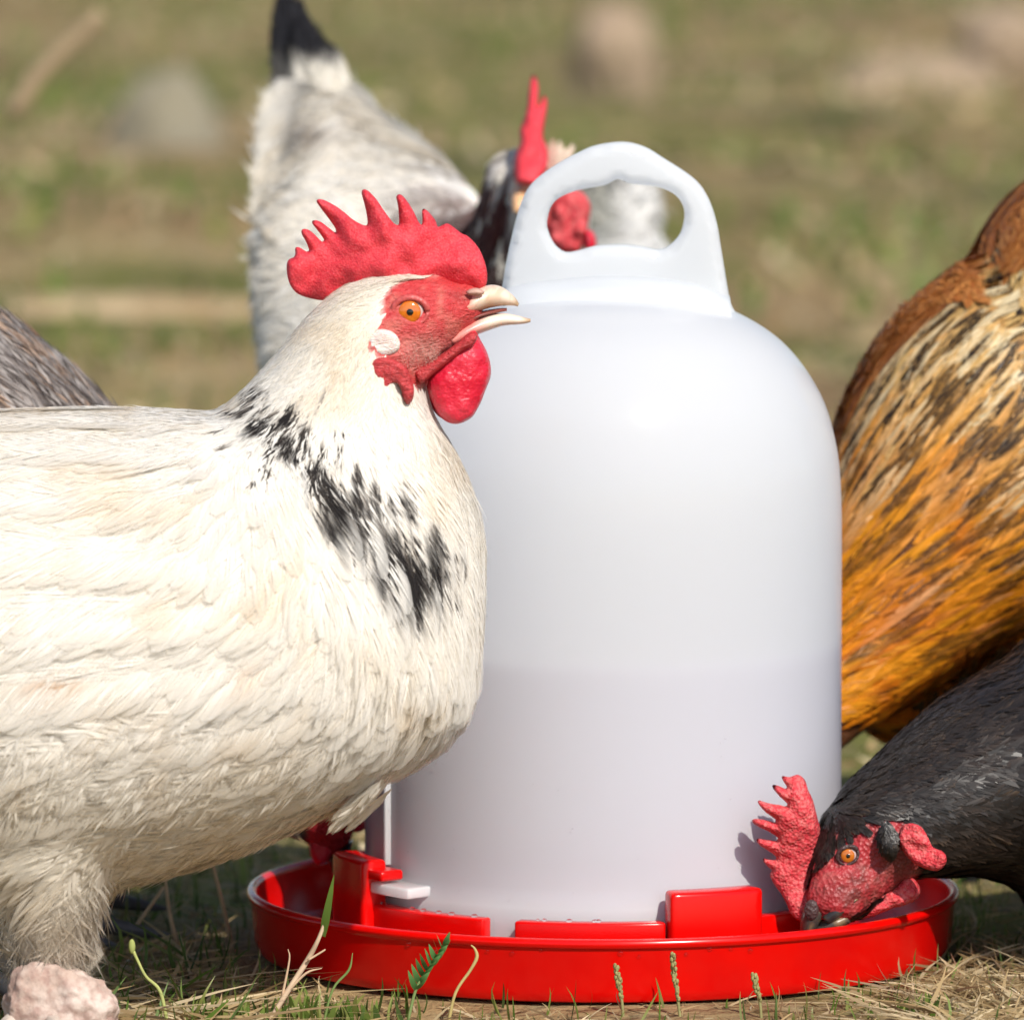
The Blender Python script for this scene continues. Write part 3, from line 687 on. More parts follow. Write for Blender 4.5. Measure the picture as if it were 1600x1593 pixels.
    mk(4600, lambda c: body_k(c)*np.where(c[..., 1] > Y0+.02, .45, 1.), lambda p: np.where(p[:, 1] > 1340, .030, .026), lambda p: np.where(p[:, 1] > 1340, .012, .017), nb=36, lift=.02, h0=.0008, droop=8, frizz=.015, jit=.05, ang=(1.05, 1.35), nvar=.06)
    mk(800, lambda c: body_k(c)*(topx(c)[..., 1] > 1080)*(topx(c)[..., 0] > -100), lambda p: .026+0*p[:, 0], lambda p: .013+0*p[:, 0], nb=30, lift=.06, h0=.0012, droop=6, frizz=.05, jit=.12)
    mk(3600, lambda c: isneck(topx(c))*(topx(c)[..., 0] > 330)*fz(c)*1., lambda p: .012+.024*sst(460, 700, p[:, 1]), lambda p: .0042+.0052*sst(460, 700, p[:, 1]), nb=28, lift=.035, h0=.0006, droop=12, frizz=.03, ang=(1.1, 1.4), nvar=.08)
    hd = lambda c: isneck(topx(c))*fz(c)*(topx(c)[..., 1] < 600)*1.
    mk(3600, hd, lambda p: .0065+.004*sst(450, 560, p[:, 1]), lambda p: .0022+0*p[:, 0], nb=12, K=4, lift=.06, h0=.0003, droop=10, ang=(1.0, 1.35))
    fl = lambda c: (topx(c)[..., 1] > 1360)*(topx(c)[..., 0] > -160)*(topx(c)[..., 0] < 210)*1.
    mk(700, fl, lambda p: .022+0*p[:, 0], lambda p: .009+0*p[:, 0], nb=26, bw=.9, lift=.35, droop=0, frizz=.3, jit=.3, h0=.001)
    # hanging tuft under the breast and loose edge feathers
    n = 26; pr_ = np.array([tuple(P(590+rng.uniform(-12, 22), 1222+rng.uniform(-10, 12), Y0-.02+rng.uniform(-.015, .015))) for _ in range(n)])
    plumage('plumage', me, feather_m, root, pr_, np.tile((.35, -.6, -.5), (n, 1)), np.tile((-.62, 0, -.72), (n, 1)), np.full(n, .019), np.full(n, .004), col, nb=12, hug=False, lift=.05, ang=(1.1, 1.4), frizz=.1)
    # sparse bristles on the jaw
    n = 240; jp = np.stack([rng.normal(672, 22, n), rng.normal(552, 12, n)], -1); jp = jp[inside(face, jp)]; n = len(jp)
    bv = BVHTree.FromPolygons([v.co[:] for v in me.vertices], [p.vertices[:] for p in me.polygons]); rp = []; rn = []
    for a in jp:
        o_ = CAM; dr = (P(a[0], a[1], Y0)-CAM).normalized(); l_, nn, _, _ = bv.ray_cast(o_, dr)
        if l_: rp.append(l_); rn.append(nn)
    rp = np.array(rp); rn = np.array(rn); n = len(rp)
    plumage('facial_bristles', me, feather_m, root, rp, rn, np.tile((.35, 0, -.9), (n, 1))+rng.normal(0, .2, (n, 3)), np.full(n, .0040), np.full(n, .0004), lambda px, t, lat, r, rpx: np.broadcast_to((.60, .36, .30), (*px.shape[:-1], 3)), vane=False, bw=.35, nb=4, K=3, hug=False, lift=.2, ang=(1.3, 1.45))
    # tail
    tp = np.array([tuple(P(-520+rng.uniform(-30, 40), 800+rng.uniform(-60, 90), Y0+rng.uniform(-.018, .018))) for _ in range(46)]); n = len(tp)
    td = np.column_stack([np.full(n, -1.), rng.uniform(-.15, .15, n), rng.uniform(.15, 1.0, n)])
    plumage('tail', me, feather_m, root, tp, np.tile((0, -1., .05), (n, 1))+rng.normal(0, .1, (n, 3)), td, rng.uniform(.07, .11, n), np.full(n, .026), lambda px, t, lat, r, rpx: mixc(np.broadcast_to(white, (*px.shape[:-1], 3)), blk, sst(.2, .45, t)+0*lat), nb=34, hug=False, lift=0, ang=(.8, 1.1))
    # comb
    comb = [(759, 446), (761, 425), (755, 402), (745, 384), (731, 370), (722, 366), (710, 357), (699, 350), (690, 353), (684, 355), (680, 345), (670, 332), (662, 326), (659.5, 330), (660, 342), (659, 351), (654, 346), (647, 331), (636, 313), (626, 303), (619.5, 306), (622, 320), (623.5, 338), (623, 350), (616, 348), (601, 329), (587, 309), (574, 297), (567, 296), (565, 302), (570, 320), (574, 342), (572, 352), (555, 345), (529, 326), (504, 313), (494, 314.5), (502, 328), (516, 347), (524, 359), (523, 364), (514, 358), (501, 348), (491, 345), (487, 349), (498, 364), (506, 376), (503, 379), (490, 366), (480, 359), (472, 359), (471, 366), (478, 379), (482.5, 392), (479, 394), (467, 387), (461, 388), (461, 396), (459, 402), (452, 405), (448, 413), (449, 431), (455, 448), (466, 460), (486, 468), (509, 470), (535, 463), (555, 452), (578, 440), (601, 440), (630, 448), (659, 452), (690, 460), (722, 460), (745, 457)]
    def cy(x, y): return Y0*0+.0035*sin((x-450)*.03)-.001*noise.noise(Vector((x*.03, y*.03, 1)))*2-.004*math.exp(-((x-715)/45)**2-((y-415)/30)**2)
    inflate('comb', comb, Y0, .0075, comb_m, root, step=4.5, edge=34, spacing=3, yfun=cy, wob=.0006)
    wat = [(742, 517), (751, 532), (760, 549), (766, 569), (766.5, 589), (758, 612), (749, 634), (736, 653), (716, 662), (698, 659), (685, 647), (675, 627), (668, 603), (673, 585), (688, 568), (704, 551), (719, 534), (731, 521)]
    inflate('wattle', wat, Y0-.0085, .0085, wattle_m, root, step=4.5, edge=30, spacing=4, wob=.0006, yfun=lambda x, y: .0035*((700-x)/40)**2*.3)
    inflate('wattle', [(x-7, y-5) for x, y in wat], Y0+.0085, .007, wattle_m, root, step=6, edge=24, spacing=5, wob=.0015, seed=2)
    fold = [(645, 577), (662, 570), (690, 553), (712, 537), (733, 520), (745, 522), (742, 536), (722, 549), (700, 566), (678, 584), (660, 598), (650, 592)]
    inflate('wattle', fold, Y0-.0125, .0045, skin_fold_m, root, step=4, edge=10, spacing=4, wob=.0006, seed=4)
    lap = [(572, 577), (582, 563), (600, 558), (618, 563), (634, 574), (643, 592), (647, 608), (645, 624), (638, 632), (631, 624), (625, 604), (616, 598), (604, 607), (592, 603), (584, 592), (582, 584)]
    inflate('ear_lappet', lap, Y0-.0222, .0042, skin_fold_m, root, step=3.5, edge=9, spacing=4, wob=.0016, seed=5)
    lobe = [(569, 548), (570, 534), (576, 522), (588, 515), (604, 515), (618, 522), (625, 535), (622, 548), (610, 556), (592, 558), (578, 556)]
    inflate('ear_lobe', lobe, Y0-.0198, .0040, lobe_m, root, step=4, edge=12, spacing=4, seed=6)
    eye(root, 641, 487, Y0-.0158, 20.5, -1); eye(root, 641, 487, Y0+.0158, 20.5, 1)
    # beak
    horn = np.array((.70, .47, .33)); pale = np.array((.80, .64, .52)); tipc = np.array((.36, .22, .10))
    def bc(px):
        c = mixc(np.broadcast_to(pale, (len(px), 3)), horn, vnoise(px, 12, 1)); c = mixc(c, (.62, .16, .12), sst(752, 728, px[:, 0])*.7)
        return mixc(c, tipc, sst(796, 812, px[:, 0])*.75+.3*sst(.6, .8, vnoise(px, 5, 2)))
    up = [((716, 476), (700, 512), Y0, .0098), ((738, 456), (728, 498), Y0, .0090), ((757, 447), (748, 487), Y0, .0078), ((772, 445), (766, 481), Y0, .0062), ((786, 449), (783, 478), Y0, .0046), ((798, 458), (796, 477.5), Y0, .0030), ((806, 466), (805, 478), Y0, .0017), ((811, 474), (809, 479), Y0, .0006)]
    lo = [((700, 520), (712, 540), Y0, .0082), ((722, 506), (728, 533), Y0, .0078), ((742, 497), (744, 524), Y0, .0066), ((762, 491), (764, 516), Y0, .0050), ((784, 489), (786, 509), Y0, .0036), ((805, 492), (806, 507), Y0, .0024), ((820, 496), (820, 505.5), Y0, .0015), ((829, 498), (829, 503), Y0, .0006)]
    def bcl(px):
        c = mixc(np.broadcast_to(pale, (len(px), 3)), (.66, .17, .15), sst(770, 735, px[:, 0])*.8); return mixc(c, tipc, sst(810, 828, px[:, 0])*.8)
    ub = beak('upper_beak', up, bc, root); beak('lower_beak', lo, bcl, root)
    mouth = [((712, 508), (712, 514), Y0, .007), ((745, 489), (745, 497), Y0, .0062), ((775, 482), (776, 489), Y0, .0032), ((792, 481), (792, 486), Y0, .0010)]
    link('mouth_lining', mesh_np('mouth_lining', *loft_data(mouth, 12, 4)), M('mouth_lining', (.20, .05, .04), rough=.4), root)
    nos = [(728, 456), (736, 451), (746, 450), (755, 454), (756, 459), (745, 462), (732, 461)]
    inflate('nostril_flap', nos, Y0-.0084, .0030, M('nostril_skin', (.50, .30, .24), rough=.5, bump=[('n', 600, .6, .0005)]), root, step=3, edge=7, spacing=3)
    # legs
    for (ax, kx, yy) in ((72, 78, Y0-.033), (-60, -50, Y0+.036)):
        k = P(kx, 1440, yy); a = P(ax, 1560, yy); a.z = .006
        foot(root, a, Vector((.15, -1, 0)).normalized(), leg_m, .0045, hock=Vector((a.x-.006, yy, .05)), knee=k)
    return root
skin_fold_m = M('folded_skin', (.50, .045, .05), rough=.42, sss=.25, bump=[('w', 300, .9, .0014), ('v', 800, .5, .0005)])
white_hen()

# ------------------------------------------------------------------ black hen drinking on the right
def black_hen():
    Y0 = -.066
    root = empty('hen', (P(1950, 1600, Y0).x, Y0, 0), label='black hen with its red face and comb lowered into the tray', cat='hen', group=GROUP)
    neck = [((1258, 1420), (1290, 1442), Y0-.014, .004), ((1262, 1385), (1335, 1436), Y0-.012, .0095), ((1272, 1330), (1384, 1398), Y0-.006, .0135), ((1283, 1282), (1425, 1372), Y0, .0165), ((1312, 1238), (1448, 1366), Y0+.003, .0195), ((1352, 1200), (1478, 1364), Y0+.009, .023), ((1410, 1148), (1515, 1360), Y0+.016, .029), ((1475, 1095), (1560, 1366), Y0+.024, .036), ((1560, 1045), (1630, 1390), Y0+.034, .046)]
    torso = [((1520, 1100), (1580, 1350), Y0+.03, .036), ((1620, 1000), (1640, 1450), Y0+.04, .058), ((1760, 930), (1740, 1500), Y0+.05, .072), ((1950, 880), (1900, 1480), Y0+.06, .078), ((2200, 840), (2200, 1380), Y0+.08, .068), ((2400, 840), (2380, 1150), Y0+.10, .045), ((2500, 850), (2500, 950), Y0+.11, .018)]
    thigh = [((1840, 1350), (1990, 1350), Y0+.02, .028), ((1860, 1460), (1960, 1460), Y0+.02, .018), ((1890, 1540), (1930, 1540), Y0+.02, .009)]
    thigh2 = [((1800, 1350), (1940, 1350), Y0+.10, .028), ((1820, 1440), (1910, 1440), Y0+.10, .018), ((1850, 1500), (1890, 1500), Y0+.10, .009)]
    face = [(1290, 1326), (1305, 1312), (1320, 1299), (1345, 1281), (1381, 1273), (1406, 1284), (1420, 1310), (1428, 1335), (1437, 1356), (1425, 1372), (1392, 1396), (1345, 1425), (1300, 1448), (1250, 1448), (1240, 1420), (1255, 1380), (1275, 1345)]
    me, co = body_mesh('body', [loft_data(neck, n=7), loft_data(torso), loft_data(thigh), loft_data(thigh2)], .0019, 4, face_wrinkle(face, .0011, 260))
    px = topx(co); inf = inside(face, px); d = segdist(face, px)
    c = np.tile(np.array((.02, .017, .016)), (len(co), 1)); nz = vnoise(px, 7, 3)
    red = mixc(np.tile(np.array((.38, .022, .03)), (len(co), 1)), (.50, .12, .11), sst(.5, .95, nz)*.8)
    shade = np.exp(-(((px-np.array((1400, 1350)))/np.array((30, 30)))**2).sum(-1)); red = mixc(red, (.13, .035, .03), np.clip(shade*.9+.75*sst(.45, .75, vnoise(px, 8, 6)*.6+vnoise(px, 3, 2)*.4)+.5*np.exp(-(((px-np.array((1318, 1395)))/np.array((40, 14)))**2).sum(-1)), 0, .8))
    c = mixc(c, red, np.where(inf, 1, np.exp(-d/4)))
    set_col(me, c); link('body', me, dark_skin_m, root)
    G = [(1285, 1270, .25, .9), (1300, 1300, .0, 1), (1310, 1240, .8, -.5), (1345, 1225, .9, -.45), (1370, 1260, 1, .05), (1420, 1220, 1, -.25), (1430, 1290, 1, .12), (1450, 1150, .9, -.5), (1480, 1250, 1, -.1), (1480, 1340, 1, .0), (1550, 1080, .9, -.4), (1550, 1250, 1, -.1), (1560, 1350, 1, 0), (1700, 1100, 1, -.1), (1900, 1100, 1, 0), (2300, 1000, 1, -.1), (1900, 1400, .3, 1)]
    rng = np.random.default_rng(8)
    def col(px, t, lat, rng, rpx):
        N = px.shape[0]; r1 = rng.random((N, 1, 1, 1)); rb = rng.random(px.shape[:3])[..., None]
        c = mixc(np.broadcast_to((.008, .007, .007), (*px.shape[:-1], 3)), (.060, .040, .030), np.clip(sst(.3, .95, lat)*.8*r1+.15*t, 0, 1))
        c = mixc(c, (.14, .09, .05), (r1 > .95)*sst(.5, 1, lat)*.4)
        return c*(.6+.8*rb[..., None])
    cap = lambda c: ~inside(face, topx(c))
    def mk(n, keep, Lf, Wf, **k):
        p, q = sample(me, n, rng, keep); rp = topx(p); d = flow(G, rp); L = Lf(rp)*rng.uniform(.8, 1.2, n)
        plumage('plumage', me, dark_feather_m, root, p, q, d, L, Wf(rp), col, seed=n, **k)
    mk(2600, lambda c: cap(c)*(topx(c)[..., 0] > 1640)*1., lambda p: .03+0*p[:, 0], lambda p: .016+0*p[:, 0], nb=13, lift=.06, droop=8)
    mk(2600, lambda c: cap(c)*(topx(c)[..., 0] < 1700)*(topx(c)[..., 0] > 1370)*1., lambda p: .011+.016*sst(1370, 1560, p[:, 0]), lambda p: .0038+.0062*sst(1370, 1560, p[:, 0]), nb=15, lift=.08, droop=12, h0=.0006, frizz=.03, nvar=.07)
    mk(1700, lambda c: cap(c)*(topx(c)[..., 0] < 1480)*1., lambda p: .007+.004*sst(1300, 1450, p[:, 0]), lambda p: .0026+.001*sst(1300, 1450, p[:, 0]), nb=8, K=4, lift=.09, h0=.0003, droop=10, ang=(1.0, 1.3), nvar=.09)
    # short bristly tuft over the ear
    n = 150; a = rng.uniform(0, 2*pi, n); q = np.sqrt(rng.random(n)); tp = np.array([tuple(P(1385+13*q[i]*cos(a[i]), 1303+20*q[i]*sin(a[i]), Y0-.0175-.0045*(1-q[i]**2))) for i in range(n)])
    nn = np.column_stack([q*np.cos(a)*.7, -np.ones(n), -q*np.sin(a)*.7]); nn /= np.linalg.norm(nn, axis=1)[:, None]
    plumage('ear_tuft', me, dark_feather_m, root, tp, nn, np.tile((.25, -.1, -1.), (n, 1)), np.full(n, .0052), np.full(n, .0018), col, nb=7, K=3, hug=False, lift=.25, h0=0, frizz=.2)
    link('ear_tuft_base', mesh_np('ear_tuft_base', *ell_data(P(1386, 1303, Y0-.0155), (.0026, .0034, .0040))), M('ear_down', (.010, .008, .008), rough=1, spec=.05), root)
    comb = [(1277, 1276), (1270, 1249), (1262, 1231), (1257, 1216), (1246, 1208), (1233, 1211), (1221, 1209.5), (1223, 1217), (1229, 1227), (1226, 1229), (1218, 1225.5), (1207, 1222.5), (1207, 1228), (1218, 1241), (1229, 1252), (1226, 1256), (1215, 1253), (1198, 1250), (1185, 1246), (1184, 1251), (1195, 1264), (1211, 1277), (1210, 1281), (1197, 1277.5), (1182, 1274.5), (1174, 1277), (1175, 1281), (1185, 1288), (1204, 1298), (1215, 1307), (1213, 1311), (1200, 1310), (1183, 1307.5), (1182, 1312), (1188, 1319), (1201, 1328), (1212, 1337), (1210, 1342), (1200, 1341), (1192, 1339), (1193, 1344), (1200, 1353), (1206, 1359), (1203, 1364), (1205, 1372), (1212, 1384), (1220, 1394), (1228, 1408), (1235, 1424), (1246, 1434), (1258, 1438), (1275, 1420), (1292, 1390), (1300, 1365), (1296, 1345), (1288, 1320), (1282, 1295)]
    inflate('comb', comb, Y0-.006, .0085, dry_comb_m, root, step=4, edge=30, spacing=3, yfun=lambda x, y: -.0025*sin((y-1200)*.03)-.004*max(0, (1300-x)/120)+.006*max(0, (x-1270)/30), wob=.001)
    lobe = [(1408, 1293), (1421, 1285), (1438, 1289), (1449, 1305), (1457, 1321), (1470, 1326), (1477, 1333), (1477, 1345), (1466, 1357), (1449, 1356), (1427, 1346), (1410, 1328), (1403, 1311)]
    inflate('ear_lobe', lobe, Y0-.0185, .0034, dry_comb_m, root, step=4, edge=8, spacing=4, yfun=lambda x, y: -.0045*((x-1402)/75)**1.0, wob=.0018, seed=3)
    wat = [(1319, 1424), (1351, 1417), (1373, 1404), (1398, 1389), (1419, 1371), (1437, 1386), (1438, 1405), (1420, 1416), (1395, 1422), (1362, 1434), (1335, 1438)]
    inflate('wattle', wat, Y0-.0125, .0065, dry_comb_m, root, step=4, edge=16, spacing=4, yfun=lambda x, y: .007*((x-1319)/120), wob=.0012, seed=5)
    eye(root, 1325, 1336, Y0-.0168, 12.8, -1, lid=darklid_m, lidr=1.7, tilt=.5, iris=M('copper_iris', (.50, .13, .01), rough=.06, coat=1)); eye(root, 1324, 1336, Y0+.006, 14.5, 1, lid=darklid_m)
    bc = lambda px: mixc(mixc(np.broadcast_to((.06, .048, .04), (len(px), 3)), (.30, .19, .09), sst(.55, .8, vnoise(px, 9, 4))*.6), (.03, .028, .03), sst(.4, .65, vnoise(px, 12, 9)))
    beak('upper_beak', [((1262, 1408), (1292, 1428), Y0-.013, .0062), ((1254, 1424), (1281, 1444), Y0-.014, .0056), ((1250, 1446), (1270, 1462), Y0-.014, .0044), ((1250, 1470), (1260, 1478), Y0-.013, .0014)], bc, root)
    beak('lower_beak', [((1318, 1424), (1330, 1440), Y0-.0150, .0036), ((1298, 1430), (1312, 1450), Y0-.0155, .0046), ((1278, 1442), (1294, 1462), Y0-.0150, .0042), ((1262, 1464), (1272, 1476), Y0-.0140, .0018)], bc, root)
    beak('beak_corner', [((1338, 1402), (1341, 1405), Y0-.0185, .0007), ((1318, 1410), (1326, 1418), Y0-.0192, .0012), ((1300, 1420), (1312, 1432), Y0-.0195, .0018), ((1285, 1432), (1296, 1443), Y0-.019, .0016)], bc, root)
    link('nostril', mesh_np('nostril', *ell_data(P(1268, 1421, Y0-.0195), (.0024, .0012, .0034))), darklid_m, root)
    for x, yy in ((1905, Y0+.02), (1860, Y0+.10)):
        k = P(x, 1480, yy); a = P(x, 1560, yy); a.z = .006; foot(root, a, Vector((-1, -.1, 0)).normalized(), darkleg_m, .0045, hock=Vector((a.x+.006, yy, .045)), knee=k)
    tp = np.array([tuple(P(2450+rng.uniform(-30, 40), 900+rng.uniform(-60, 60), Y0+.11+rng.uniform(-.018, .018))) for _ in range(30)]); n = len(tp)
    plumage('tail', me, dark_feather_m, root, tp, np.tile((0, -1., .05), (n, 1)), np.column_stack([np.ones(n), rng.uniform(-.15, .15, n), rng.uniform(.1, .9, n)]), rng.uniform(.07, .11, n), np.full(n, .026), col, nb=30, hug=False, lift=0)
black_hen()

# ------------------------------------------------------------------ golden rooster drinking behind the drinker
def rooster():
    Y0 = .108
    root = empty('rooster', (P(1900, 1500, Y0).x, Y0+.03, 0), label='golden rooster with black striped hackle feathers and rusty back beside the drinker', cat='rooster', group=GROUP)
    neck = [((1190, 1180), (1240, 1220), Y0-.03, .010), ((1200, 1110), (1290, 1190), Y0-.02, .017), ((1225, 1000), (1380, 1120), Y0-.005, .026), ((1262, 830), (1490, 1050), Y0+.01, .036), ((1320, 650), (1590, 990), Y0+.02, .046), ((1400, 505), (1700, 980), Y0+.03, .056), ((1500, 415), (1830, 1000), Y0+.04, .064)]
    torso = [((1370, 860), (1345, 1150), Y0+.075, .016), ((1440, 620), (1440, 1160), Y0+.07, .034), ((1560, 335), (1600, 1170), Y0+.06, .068), ((1720, 235), (1850, 1130), Y0+.07, .084), ((1850, 240), (1850, 1130), Y0+.07, .086), ((2050, 320), (2060, 1120), Y0+.08, .082), ((2300, 330), (2280, 980), Y0+.09, .066), ((2480, 330), (2450, 720), Y0+.10, .042), ((2560, 380), (2540, 560), Y0+.10, .02)]
    head = [((1170, 1160), (1235, 1250), Y0-.034, .015), ((1150, 1215), (1215, 1285), Y0-.04, .014), ((1140, 1265), (1185, 1310), Y0-.044, .009), ((1140, 1300), (1165, 1325), Y0-.046, .004)]
    thigh = [((1900, 1000), (2080, 1000), Y0+.04, .034), ((1930, 1180), (2040, 1180), Y0+.04, .022), ((1960, 1290), (2000, 1290), Y0+.04, .010)]
    thigh2 = [(a, b, y+.09, r) for a, b, y, r in thigh]
    me, co = body_mesh('body', [loft_data(neck, n=7), loft_data(torso), loft_data(head), loft_data(thigh), loft_data(thigh2)], .003, 5)
    set_col(me, np.tile(np.array((.16, .06, .02)), (len(co), 1))); link('body', me, skin_m, root)
    rng = np.random.default_rng(21)
    # hackle: feathers fan from the head (lower left) up and right over the shoulders
    G = [(1210, 1180, .8, -.4), (1240, 1080, .75, -.65), (1330, 1110, 1, -.25), (1420, 1060, 1, -.45), (1330, 1000, .85, -.6), (1330, 850, .62, -.8), (1430, 900, .75, -.65), (1500, 950, .85, -.55), (1340, 700, .42, -.9), (1420, 650, .55, -.85), (1500, 700, .62, -.8), (1400, 540, .55, -.85), (1500, 480, .7, -.7), (1560, 600, .66, -.75), (1560, 850, .75, -.65), (1650, 700, .8, -.6), (1800, 600, 1, -.1), (2200, 600, 1, .1), (1700, 1100, 1, .2), (2000, 1100, .6, .8)]
    edge = np.array([(1300, 660), (1320, 610), (1350, 550), (1400, 490), (1450, 440), (1500, 400), (1540, 350), (1580, 300)], float)
    def col(px, t, lat, rng, rpx):
        N = px.shape[0]; r1 = rng.random((N, 1, 1, 1)); r2 = rng.random((N, 1, 1, 1)); rb = rng.random(px.shape[:3])[..., None]; X = px[..., 0]; Yp = px[..., 1]
        up = sst(960, 500, Yp+.35*(1500-X)*.3+(r1-.5)*260)                     # pale straw towards the shoulder
        c = mixc(np.broadcast_to((.56, .150, .006), (*px.shape[:-1], 3)), (.68, .27, .014), np.clip(r1*1.1, 0, 1))
        c = mixc(c, (.50, .10, .005), sst(.55, .9, vnoise(px, 60, 3))*.6*(1-up))
        c = mixc(c, (.60, .43, .18), up*(.55+.45*r2)); c = mixc(c, (.72, .62, .42), up*(r2 > .72)*.7)
        st = (sst(1.1, .75, lat+.16*rb)*sst(.45, .55, t+.25*(r1-.5))*sst(1.04, .98, t))*(r2 < .50)
        c = mixc(c, (.018, .013, .012), np.clip(st, 0, 1)*(.7+.3*up))
        dd = segdist(edge, px, closed=False); out = ((Yp < np.interp(X, edge[:, 0], edge[:, 1])+62))
        c = mixc(c, mixc(np.broadcast_to((.30, .085, .018), (*px.shape[:-1], 3)), (.55, .22, .06), np.clip(r2*lat*1.4, 0, 1)), out*sst(90, 20, dd)*1.)
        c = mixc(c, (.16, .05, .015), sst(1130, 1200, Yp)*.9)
        return np.clip(c*(.72+.5*rb[..., None]), 0, 1)
    def colb(px, t, lat, rng, rpx):
        N = px.shape[0]; r1 = rng.random((N, 1, 1, 1)); rb = rng.random(px.shape[:3])[..., None]
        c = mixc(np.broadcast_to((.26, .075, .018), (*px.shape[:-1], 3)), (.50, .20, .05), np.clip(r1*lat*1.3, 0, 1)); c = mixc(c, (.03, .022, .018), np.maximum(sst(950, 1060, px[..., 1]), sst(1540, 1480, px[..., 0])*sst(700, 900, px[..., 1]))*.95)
        return c*(.7+.5*rb[..., None])
    vis = lambda c: (topx(c)[..., 0] < 1700)*(topx(c)[..., 0] > 1240)*1.
    isn = lambda c: (topx(c)[..., 1] < 1145)*(((topx(c)[..., 0]-1500)*.9+(topx(c)[..., 1]-980)) < 190)*vis(c)
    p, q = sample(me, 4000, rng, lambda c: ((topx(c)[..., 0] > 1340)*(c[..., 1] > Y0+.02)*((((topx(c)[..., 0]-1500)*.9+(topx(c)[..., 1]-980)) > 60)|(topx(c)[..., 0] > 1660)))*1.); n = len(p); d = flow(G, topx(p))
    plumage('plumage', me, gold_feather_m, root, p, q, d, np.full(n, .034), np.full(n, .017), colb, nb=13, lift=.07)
    p, q = sample(me, 3000, rng, isn); n = len(p); rp = topx(p); d = flow(G, rp)
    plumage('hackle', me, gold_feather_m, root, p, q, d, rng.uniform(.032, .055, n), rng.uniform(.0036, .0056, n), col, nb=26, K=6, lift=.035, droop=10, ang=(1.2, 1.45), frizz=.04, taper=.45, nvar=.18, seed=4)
    # fuzzy rusty rim along the top of the neck
    n = 900; i = rng.uniform(0, len(edge)-1.01, n); i0 = i.astype(int); f = (i-i0)[:, None]; e = edge[i0]*(1-f)+edge[i0+1]*f
    bv = BVHTree.FromPolygons([v.co[:] for v in me.vertices], [p_.vertices[:] for p_ in me.polygons]); rp = []; rn = []
    for a in e:
        w = P(a[0]+rng.uniform(-10, 55), a[1]+rng.uniform(0, 75), Y0+.02); l_, nn, _, _ = bv.find_nearest(w); rp.append(l_); rn.append(nn)
    plumage('shoulder_down', me, gold_feather_m, root, np.array(rp), np.array(rn), np.tile((.45, 0, .85), (n, 1))+rng.normal(0, .25, (n, 3)), rng.uniform(.012, .02, n), np.full(n, .0055), lambda px, t, lat, r, rpx: mixc(np.broadcast_to((.27, .075, .015), (*px.shape[:-1], 3)), (.60, .27, .08), np.clip(lat*r.random((px.shape[0], 1, 1, 1))*1.3, 0, 1)), nb=12, K=4, lift=.10, h0=.0015, frizz=.12)
    comb = [(1150, 1165), (1120, 1160), (1100, 1180), (1085, 1175), (1090, 1200), (1072, 1205), (1085, 1225), (1070, 1240), (1090, 1255), (1085, 1275), (1110, 1290), (1140, 1295), (1160, 1260), (1170, 1210)]
    inflate('comb', comb, Y0-.038, .006, comb_m, root, step=8, edge=25, spacing=6)
    inflate('wattle', [(1190, 1285), (1215, 1280), (1235, 1300), (1225, 1325), (1200, 1330), (1185, 1310)], Y0-.048, .005, wattle_m, root, step=8, edge=15, spacing=6)
    eye(root, 1175, 1235, Y0-.053, 18, -1); eye(root, 1175, 1235, Y0-.024, 18, 1)
    beak('beak', [((1140, 1290), (1175, 1318), Y0-.045, .006), ((1138, 1320), (1160, 1335), Y0-.046, .004), ((1140, 1350), (1146, 1352), Y0-.047, .001)], lambda px: np.broadcast_to((.45, .3, .15), (len(px), 3)), root)
    for x, yy in ((1980, Y0+.04), (1980, Y0+.13)):
        k = P(x, 1240, yy); a = P(x, 1400, yy); a.z = .006; foot(root, a, Vector((-1, 0, 0)), leg_m, .005, hock=Vector((a.x+.008, yy, .06)), knee=k)
    n = 60; a = rng.uniform(.1, 1.3, n); tp = np.array([tuple(P(2500+rng.uniform(-40, 20), 420+rng.uniform(-60, 80), Y0+.10+rng.uniform(-.02, .02))) for _ in range(n)])
    plumage('tail', me, dark_feather_m, root, tp, np.tile((0, -1., .0), (n, 1)), np.column_stack([np.cos(a), rng.uniform(-.15, .15, n), np.sin(a)]), rng.uniform(.12, .2, n), np.full(n, .022), lambda px, t, lat, r, rpx: np.broadcast_to((.012, .03, .025), (*px.shape[:-1], 3)), nb=40, hug=False, lift=0)
rooster()

